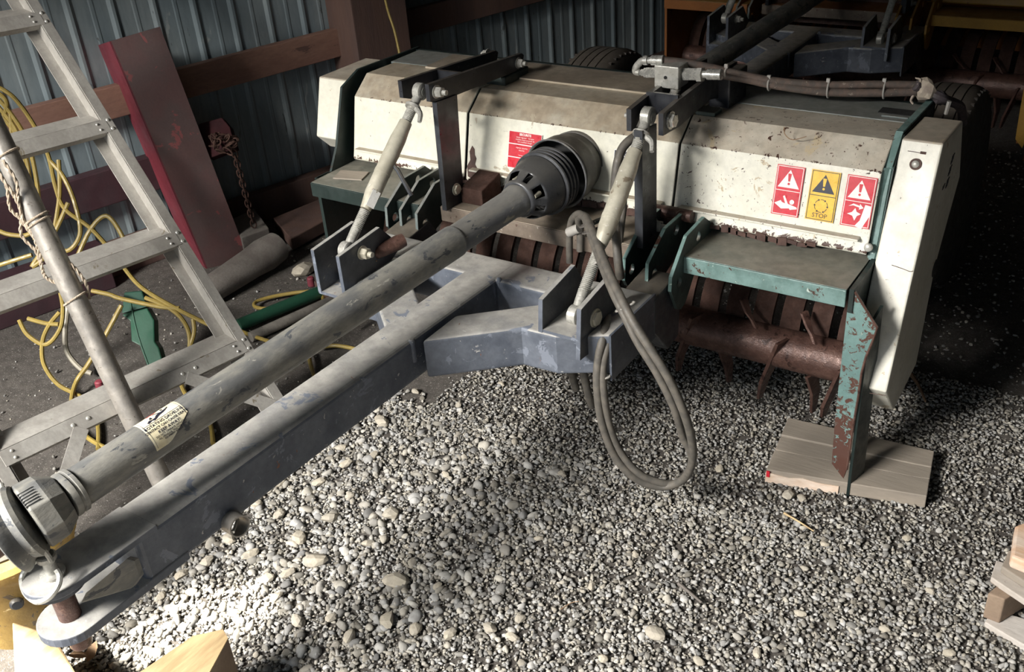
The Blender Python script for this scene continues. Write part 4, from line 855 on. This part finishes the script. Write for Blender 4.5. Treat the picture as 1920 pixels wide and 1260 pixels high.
# yellow hose loops
def hp(px, py, d=3.02):
    p = P(px, py, d=d); return p if p.z > .012 else P(px, py, z=.012)
yl = [[(-10,160),(25,182),(62,232),(90,290),(104,350),(122,392),(170,428),(215,478),(262,536),(330,578),(388,607),(432,627)],
 [(-10,178),(22,215),(50,262),(66,322),(72,385),(58,436),(20,440),(-12,428)], [(-10,192),(28,240),(50,300),(60,360),(82,410),(120,470),(150,440),(140,380),(118,330),(92,300)],
 [(-10,230),(8,215),(12,190),(-6,172)], [(20,215),(24,280),(30,330),(28,372)], [(-8,205),(36,262),(48,330),(62,400),(66,450)],
 [(-10,548),(30,546),(80,540),(115,520),(140,490),(170,430),(200,405),(228,440),(235,468)], [(-10,500),(40,484),(60,478)],
 [(36,600),(52,628),(86,646),(112,618),(118,580),(112,545),(100,520)], [(52,597),(85,606),(110,608)], [(112,585),(92,610),(80,640),(82,682),(108,720),(148,742),(172,762),(184,800),(184,842)],
 [(228,572),(198,628),(166,682),(142,718),(134,762),(150,806),(186,834),(240,856)], [(172,545),(205,552),(228,560),(300,575),(336,578)], [(272,558),(318,578),(346,605),(356,640),(348,690),(340,720),(362,760),(392,790),(400,832)],
 [(362,598),(364,625),(352,660)], [(110,300),(112,360),(104,420),(94,470),(60,500),(100,440),(128,380)]]
yh = thing('hose', 'long yellow hose hanging in tangled loops behind the ladder', 'hose', (-2.6, 1.5, 0))
for pts in yl: b = MB(); b.tube([hp(*q) for q in pts], .0068, 8); b.obj('hose_loop', M['yellow_hose'], yh, smooth='auto')
b = MB(); b.tube([hp(128,570,3.1), hp(122,620,3.1), hp(126,660,3.1), hp(150,690,3.1), hp(172,700,3.1)], .008, 8); o_ = b.obj('pale_tube', M['pale_hose'], None, smooth='auto'); tag(o_, 'pale grey tube curving down among the yellow loops', 'tube')
for pts, lb_ in (([(635,541),(600,545),(560,548),(512,556),(480,566),(480,576),(510,578),(560,566),(600,552),(634,540)], 'yellow hose bight on the dirt beyond the driveshaft'), ([(445,618),(475,630),(505,640)], 'yellow hose end beside the ladder foot'), ([(596,652),(630,648),(670,655)], 'yellow hose piece showing between driveshaft and tongue'), ([(604,540),(606,560),(604,580)], 'short upright yellow hose piece'), ([(578,662),(584,690),(592,712)], 'yellow hose piece under the driveshaft')):
    b = MB(); b.tube([P(a_, c_, z=.02) for a_, c_ in pts], .0065, 8); o_ = b.obj('hose', M['yellow_hose'], None, smooth='auto'); tag(o_, lb_, 'hose')
b = MB(); b.tube([P(720,-10,d=3.9), P(728,22,d=3.9), P(738,52,d=3.9), P(744,76,d=3.9), P(750,105,d=3.9)], .005, 7); o_ = b.obj('cord', M['yellow_hose'], None, smooth='auto'); tag(o_, 'thin yellow cord hanging down the dark wooden post', 'cord')
# red steel beam leaning on the wall
def hull8(a, off, name, mt, parent=None, bevel=0, label=None):
    b = MB(); b.prism(a, off); return b.obj(name, mt, parent, bevel=bevel, label=label)
fr = [P(205,78,d=3.36), P(300,50,d=3.40), P(466,486,z=.0)]; n_ = (fr[1]-fr[0]).cross(fr[2]-fr[0]).normalized(); fr.append(P(396,527,pl=(fr[0], n_)))
rb = thing('steel_beam', 'tall dark red steel beam leaning on the corrugated wall', 'beam', (fr[2] + fr[3])/2)
off = (P(183,85,d=3.50) - fr[0])
b = MB(); n_ = (fr[1]-fr[0]).cross(fr[3]-fr[0]).normalized(); n_ = n_ if n_.dot(fwd) > 0 else -n_
hull8(fr, n_*.006, 'beam_web', M['red_brown'], rb)
sd = MB(); sd.prism([fr[0], fr[3], fr[3] + V((off.x, off.y, 0)), fr[0] + off], (fr[1]-fr[0]).normalized()*.006); sd.obj('beam_flange', M['red'], rb)
def wallbox(s0, s1, z0, z1, o0, o1, name, mt, label, cat):
    b = MB(); b.add([wpt(s, o, z) for s in (s0, s1) for o in (o0, o1) for z in (z0, z1)], [(0,1,3,2),(4,6,7,5),(0,4,5,1),(2,3,7,6),(0,2,6,4),(1,5,7,3)]); o = b.obj(name, mt, None, bevel=.004); return tag(o, label, cat)
wallbox(-2.2, -.20, .27, .40, .0, .05, 'steel_rail', M['maroon'], 'dull maroon steel rail along the wall behind the ladder', 'rail')
wallbox(-2.6, -.55, .0, .17, .06, .14, 'steel_channel', M['maroon'], 'low maroon steel channel on the ground at the wall', 'channel')
# small red bracket with a chain
rbk = hull8([P(a_, c_, d=3.62) for a_, c_ in [(372,232),(416,220),(431,238),(442,278),(392,297),(378,268)]], fwd*.05, 'bracket', M['comb_red'], bevel=.004); tag(rbk, 'small maroon bracket on the wall right of the tall red beam', 'bracket')
ch = thing('chain', 'dull rusty chain piled on the maroon bracket and hanging to the sill', 'chain', P(475, 415, d=3.75))
def linkobj(c, a, ang, s_=.013):
    a = V(a).normalized(); n_ = a.orthogonal().normalized(); n_ = Matrix.Rotation(ang, 3, a) @ n_
    b = MB(); b.tube([V(c) + a*math.cos(t)*s_*1.5 + n_*math.sin(t)*s_*.85 for t in [2*math.pi*k/14 for k in range(15)]], s_*.24, 6, smooth=False, cap=False); b.obj('chain_link', M['comb'], ch, smooth='auto')
rr0 = random.Random(4)
for k in range(22): linkobj(P(396 + rr0.uniform(2, 42), 255 + rr0.uniform(0, 30), d=3.58 - .004*k), (rr0.uniform(-1,1), rr0.uniform(-1,1), rr0.uniform(-1,1)), rr0.uniform(0,3))
for k in range(15): linkobj(P(440 + k*2.5, 288 + k*9.4, d=3.60 + k*.012), (.05,.1,-1), (k % 2)*1.57, .0115)
# log, boards at the foot of the wall
l0 = P(392, 545, z=.05); l1 = P(520, 462, z=.075)
b = MB(); b.lathe(l0, l1, [(0, .048), (.2, .055), ((l1-l0).length*.8, .062), ((l1-l0).length, .056), ((l1-l0).length, .034), ((l1-l0).length-.05, .030)], 22); o_ = b.obj('log', M['log'], None, smooth='auto'); tag(o_, 'grey hollow log lying at the foot of the wall', 'log')
b = MB(); b.prism([P(436,410,z=.10), P(476,390,z=.10), P(504,427,z=.10), P(452,446,z=.10)], (0,0,-.09)); o_ = b.obj('board', M['log'], None, bevel=.004); tag(o_, 'short pale board end below the hanging chain', 'board')
b = MB(); b.prism([P(512,408,z=.06), P(640,356,z=.06), P(668,380,z=.06), P(545,448,z=.06)], (0,0,-.05)); o_ = b.obj('plank', M['post'], None, bevel=.004); tag(o_, 'brown plank on the dirt left of the teal end plate', 'plank')
b = MB(); b.prism([P(588,527,z=.05), P(640,512,z=.05), P(665,540,z=.05), P(612,548,z=.05)], (0,0,-.045)); o_ = b.obj('board', M['post'], None, bevel=.003); tag(o_, 'small brown board beyond the driveshaft with yellow hose over it', 'board')
o_ = blob(P(572,505,z=.02), .045, 12, 9, (1.2,.7,.6), .35, 'stone', M['stone_big']); tag(o_, 'grey oval stone in shade beyond the driveshaft', 'stone')
# green plastic pieces
g = thing('plastic_guard', 'dark green bent plastic guard standing behind the ladder', 'guard', P(285, 690, z=0))
def gp(px, py): return P(px, py, d=2.99 + (700-py)*.0006)
hull8([gp(232,548), gp(266,545), gp(276,575), gp(228,588)], fwd*.05, 'guard_neck', M['green_dark'], g, .004)
hull8([gp(228,590), gp(276,577), gp(289,600), gp(290,640), gp(298,652), gp(308,688), gp(282,698), gp(262,648), gp(246,640), gp(244,602)], fwd*.04, 'guard_body', M['green'], g, .004)
b = MB(); b.tube([gp(244,562), gp(252,602), gp(262,640), gp(280,690)], .003, 6); b.obj('guard_ridge', M['green'], g)
b = MB(); b.lathe(P(448,610,z=.03), P(580,556,z=.03), [(0,.022),(.58,.022)], 10); o_ = b.obj('plastic_pipe', M['green'], None, smooth='auto'); tag(o_, 'green plastic pipe lying on the dirt beyond the driveshaft', 'pipe')
b = MB(); b.lathe(P(470,632,z=.02), P(640,556,z=.02), [(0,.018),(.72,.018)], 12); o_ = b.obj('grey_pipe', M['galv'], None, smooth='auto'); tag(o_, 'thin grey pipe on the dirt beside the green one', 'pipe')
for (a_, c_, lb_) in ((187, 722, 'small red plastic cap on the dirt left of the leaning pipe'), (583, 527, 'small red cap by the brown board beyond the driveshaft')):
    b = MB(); p = P(a_, c_, z=.02); b.lathe(p - V((0,0,.018)), p + V((0,0,1)), [(0,.012),(.002,.014),(.03,.013),(.034,.009)], 14); o_ = b.obj('cap', M['red'], None, smooth='auto'); tag(o_, lb_, 'cap')
# mustard hub at the lower left corner
hc = P(-14, 985, z=.26); hb = thing('wheel_hub', 'mustard painted hub with a black opening at the lower left corner', 'hub', (hc.x, hc.y, 0))
b = MB(); b.lathe((hc.x, hc.y, .0), (hc.x, hc.y, 1), [(0, .105), (.06, .118), (.15, .135), (.205, .150), (.215, .158), (.235, .160), (.245, .152), (.250, .128), (.235, .112), (.12, .100), (.115, .0)], 44, cap=False); hbb = b.obj('hub_body', M['hub'], hb, smooth='auto')
b = MB(); b.lathe((hc.x, hc.y, .12), (hc.x, hc.y, 1), [(0, .10), (.10, .108), (.128, .118), (.13, .10), (.12, .05), (.09,.03)], 40); b.obj('hub_bore', M['rubber'], hb, smooth='auto')
for px_, py_ in ((14, 1074), (64, 1052)):
    q = P(px_, py_, x=None, y=None, z=.19); dv = (q - V((hc.x, hc.y, .19))); dv.z = 0; dv.normalize(); q = V((hc.x, hc.y, .15)) + dv*.135
    b = MB(); b.lathe(q - dv*.01, q + dv, [(0,.014),(.018,.014),(.022,.010)], 14); b.obj('hub_bolt', M['lug'], hbb, smooth='auto')
q = P(42, 998, z=.285); b = MB(); b.tube([q + V((-.035,.012,-.02)), q + V((-.02,-.012,.0)), q + V((.0,-.022,.002)), q + V((.022,-.008,.0)), q + V((.018,.018,-.01)), q + V((-.01,.024,-.02))], .007, 8); b.obox(q + V((-.045,.01,-.03)), (.012,0,0), (0,.012,0), (0,0,.03)); b.obj('shackle', M['rust'], hb, smooth='auto')
# wooden blocks near the hitch
b = MB(); b.prism([P(22,1165,z=.16), P(100,1190,z=.16), P(160,1290,z=.16), P(30,1330,z=.16)], (0,0,-.16)); o_ = b.obj('wood_post', M['wood_pale'], None, bevel=.004); tag(o_, 'pale timber under the hitch, its end in bright sunlight', 'timber')
tp = [P(250,1270,z=.15), P(362,1193,z=.15), P(418,1181,z=.15), P(428,1197,z=.15), P(372,1300,z=.15)]
wb_ = thing('wood_block', 'split pale wooden block on the gravel at the bottom edge', 'wood block', (tp[2].x, tp[2].y, 0))
hull8(tp, (0,0,-.15), 'block', M['wood_end'], wb_, .003); hull8([p + V((0,0,.0015)) for p in tp], (0,0,-.003), 'block_top', M['wood_pale'], wb_)
# plank under the front leg, split into three strips
zp = .040; FL, BL, BR, FR = P(1437,880,z=zp), P(1478,783,z=zp), P(1752,846,z=zp), P(1738,930,z=zp)
pk = thing('plank', 'short weathered plank under the right front leg', 'plank', (FL+BR)/2*1.0)
pk.location.z = 0
for a_, c_, dz in ((0, .36, 0), (.37, .63, -.0015), (.64, 1, .001)):
    b = MB(); n_ = 10; f0 = [FL.lerp(FR, k/n_) for k in range(n_+1)]; f1 = [BL.lerp(BR, k/n_) for k in range(n_+1)]
    e0 = [p.lerp(q_, a_) + V((0, random.uniform(-.003,.003) if 0 < a_ else 0, dz)) for p, q_ in zip(f0, f1)]; e1 = [p.lerp(q_, c_) + V((0, 0, dz)) for p, q_ in zip(f0, f1)]
    for p in e0 + e1: p.z -= 0
    b.prism(e0 + e1[::-1], (0, 0, -(zp-.004))); b.obj('plank_strip', M['wood'], pk, bevel=.002)
b = MB(); e = [FL.lerp(FR, t) + V((0,-.001,-.002 - random.uniform(0,.012))) for t in (0,.07,.15,.24,.33,.41,.47)] ; e2 = [V((p.x, p.y - .001, .004)) for p in e]; b.prism(e + e2[::-1], (0,-.0025,0)); b.obj('torn_edge', M['wood_fresh'], pk)
b = MB(); b.obox(FL + V((.006,-.003,-.010)), (.004,0,0), (0,.001,0), (0,0,.009)); b.obj('paint_mark', M['dl_red'], pk)
# pallet pieces at the right edge
def slab(pts, z0, z1): return [P(a_, c_, z=z1) for a_, c_ in pts], (0,0,-(z1-z0))
pa = thing('pallet', 'pale broken pallet corner at the right edge of the gravel', 'pallet', P(1900,1180,z=0))
hull8(*slab([(1846,1166),(1862,1142),(1990,1180),(1990,1250)], 0, .018), 'deck_board', M['pallet'], pa, .002)
hull8(*slab([(1852,1112),(1884,1124),(1990,1060),(1950,1030)], .018, .085), 'stringer', M['wood_end'], pa, .003)
hull8(*slab([(1858,1082),(1868,1050),(1990,1090),(1990,1170)], .085, .100), 'deck_board', M['pallet'], pa, .002)
hull8(*slab([(1878,1062),(1892,1030),(1990,1075),(1990,1135)], .100, .118), 'deck_board', M['wood'], pa, .003)
hull8(*slab([(1896,1042),(1904,985),(1990,950),(1990,1080)], .118, .150), 'stringer', M['wood_fresh'], pa, .006)
# sticks, husk, leaves
for pts, r, mt, nm, lb_ in (([(1470,962),(1498,978),(1526,996)], .0028, 'wood_pale', 'stick', 'thin pale splinter on the gravel in front of the plank'), ([(1272,1094),(1292,1110),(1316,1130)], .0045, 'log', 'stick', 'flat grey stick on the gravel'), ([(1052,1142),(1072,1130),(1086,1128)], .0015, 'leaf', 'stick', 'tiny dark twig in the middle of the gravel'), ([(1708,702),(1722,722),(1735,752)], .006, 'leaf', 'husk', 'dry husk on the dirt behind the right end box')):
    b = MB(); b.tube([P(a_, c_, z=.014) for a_, c_ in pts], r, 6, rs=(r, r*.5)); o_ = b.obj(nm, M[mt], None, smooth='auto'); tag(o_, lb_, nm)
for k, (a_, c_) in enumerate(((158, 1206), (172, 1222), (150, 1228))):
    b = MB(); p = P(a_, c_, z=.03); u = V((math.cos(k*2), math.sin(k*2), .3)); v2 = V((-math.sin(k*2), math.cos(k*2), .2)); b.add([p-u*.022, p-u*.006+v2*.012, p+u*.010+v2*.010, p+u*.024, p+u*.008-v2*.011+V((0,0,.006)), p-u*.008-v2*.010], [(0,1,2,3,4,5)]); o_ = b.obj('leaf', M['leaf'], None); tag(o_, ['curled brown leaf nearest the hitch pin', 'curled brown leaf at the foot of the pale timber, right one', 'small brown leaf lowest of those under the hitch'][k], 'leaf', 'dry leaves under the hitch')
for k, pts in enumerate(([(1372,200),(1376,222),(1395,226),(1432,222)],)):
    b = MB(); b.tube([P(a_, c_, y=2.12) for a_, c_ in [(1470,238),(1472,252),(1486,262),(1512,256)]], .0010, 5); b.obj('straw', M['leaf'], mc)

# ------------------------------------------------------------------ gravel
def ico_arrays(sub):
    ico = bmesh.new(); bmesh.ops.create_icosphere(ico, subdivisions=sub, radius=1); ico.verts.ensure_lookup_table()
    r_ = np.array([v.co[:] for v in ico.verts]), np.array([[v.index for v in f.verts] for f in ico.faces]); ico.free(); return r_
def protos(IV, n, lo):
    out = []
    for _ in range(n):
        if len(IV) < 20: k = rng.uniform(.62, 1.22, len(IV))
        else:
            k = np.ones(len(IV)); ax = rng.normal(size=(8, 3)); ax /= np.linalg.norm(ax, axis=1)[:, None]; h = rng.uniform(lo, .9, 8)
            for a_, h_ in zip(ax, h):
                dt = IV @ a_; mk = dt > .05; k[mk] = np.minimum(k[mk], h_/dt[mk])
        out.append(IV * k[:, None])
    return np.array(out)
def build(xy, r, seed, sub):
    IV, IF = ico_arrays(sub); PR = protos(IV, 40, .45); n = len(xy); g = np.random.default_rng(seed); vs = PR[g.integers(0, len(PR), n)]
    sq = np.stack([g.uniform(.85, 1.45, n), g.uniform(.65, 1.1, n), g.uniform(.45, .9, n)], 1); vs = vs * sq[:, None, :]
    a_ = g.uniform(0, 2*np.pi, n); tl = g.normal(0, .4, n); ca, sa, ct, st_ = np.cos(a_), np.sin(a_), np.cos(tl), np.sin(tl)
    x, y, z = vs[..., 0], vs[..., 1]*ct[:, None] - vs[..., 2]*st_[:, None], vs[..., 1]*st_[:, None] + vs[..., 2]*ct[:, None]
    X = x*ca[:, None] - y*sa[:, None]; Y = x*sa[:, None] + y*ca[:, None]
    zz = g.uniform(.0, .008, n)
    return np.stack([X*r[:, None] + xy[:, 0:1], Y*r[:, None] + xy[:, 1:2], z*r[:, None] + zz[:, None]], 2).reshape(-1, 3), (IF[None] + (np.arange(n)*len(IV))[:, None, None]).reshape(-1, 3)
def region(n, x0, x1, y0, y1, rmin, rmax, pw, seed):
    g = np.random.default_rng(seed); xy = np.stack([g.uniform(x0, x1, n), g.uniform(y0, y1, n)], 1); r = rmin + (rmax-rmin) * g.uniform(0, 1, n)**pw; return xy, r
small = [region(47000, -1.8, .30, .60, 1.75, .0026, .0068, 1.5, 1), region(30000, -1.60, .35, 1.70, 2.55, .0025, .0062, 1.6, 2), region(700, -3.0, -1.45, .8, 2.6, .003, .007, 3, 3), region(4500, -1.5, 1.4, 2.4, 4.4, .003, .008, 2.0, 4)]
large = [region(5200, -1.8, .30, .60, 1.80, .0065, .0110, 2.0, 6), region(1500, -1.6, .30, 1.7, 2.5, .006, .009, 2, 7), region(900, -1.75, -1.0, .7, 1.7, .010, .018, 2, 8)]
def cat_(L_, sd, sub): return build(np.concatenate([q[0] for q in L_]), np.concatenate([q[1] for q in L_]), sd, sub)
v1_, f1_ = cat_(small, 5, 1); v2_, f2_ = cat_(large, 6, 2); vv = np.concatenate([v1_, v2_]); ff = np.concatenate([f1_, f2_ + len(v1_)])
gm = bpy.data.meshes.new('gravel'); gm.vertices.add(len(vv)); gm.vertices.foreach_set('co', vv.reshape(-1).astype(np.float32))
gm.loops.add(len(ff)*3); gm.loops.foreach_set('vertex_index', ff.reshape(-1).astype(np.int32)); gm.polygons.add(len(ff)); gm.polygons.foreach_set('loop_start', (np.arange(len(ff))*3).astype(np.int32)); gm.update(calc_edges=True)
go = link('gravel', gm, M['stone'], None); tag(go, 'loose grey crushed gravel covering the shed floor', 'gravel', kind='stuff')
big = [(742,1092,24),(735,965,20),(620,972,16),(600,905,14),(650,870,13),(715,790,15),(640,840,12),(560,1010,18),(525,965,14),(480,945,14),(430,1010,16),(470,1040,17),(540,1075,14),(590,1052,24),(500,1085,16),(560,1165,17),(728,1165,20),(780,1180,16),(845,1190,17),(960,1195,14),(920,1180,15),(975,1160,13),(820,1100,11),(1230,1190,20),(700,855,11),(1010,1010,9),(1055,890,10),(835,890,9),(1350,880,11),(1478,930,14),(1502,935,11),(620,1160,12),(655,1195,15),(545,880,11),(525,905,13),(470,905,12),(388,1055,15),(340,1080,14),(655,930,10),(905,945,8),(1190,1040,10),(1110,1100,10),(1400,1010,9),(1545,1020,9),(1610,1090,10),(1660,1180,11),(1500,1150,11),(1420,1225,12),(1310,1240,12),(1130,1235,12),(1745,1110,10),(1780,1225,12),(1700,1010,9),(780,735,9),(860,760,8),(940,720,8),(965,830,9),(690,1020,11),(440,1150,12),(520,1120,13),(360,1110,12),(300,1120,12)]
for k, (a_, c_, rp_) in enumerate(big):
    p = P(a_, c_, z=.008); rr2 = rp_ * (p - CAM).dot(fwd) / F * .95
    o_ = blob(p + V((0,0,rr2*.15)), rr2, 11, 100+k, (1.25,.85,.6), .42, 'stone', M['stone_big'], sub=2)
    own = {(742,1092): 'largest pale blocky stone in the gravel, left of the foreground centre', (735,965): 'pale pointed stone in the gravel below the middle of the tongue', (1230,1190): 'large grey stone at the bottom edge right of centre', (590,1052): 'broad flat pale stone near the wooden block', (560,1165): 'pale stone just right of the split wooden block', (1478,930): 'grey stone directly in front of the plank, left one', (1502,935): 'grey stone directly in front of the plank, right one', (728,1165): 'pale stone below the largest blocky stone'}
    if (a_, c_) in own: tag(o_, own[(a_, c_)], 'stone', 'larger stones in the gravel'); continue
    tag(o_, 'larger angular pale stone lying in the grey gravel', 'stone', 'larger stones in the gravel')
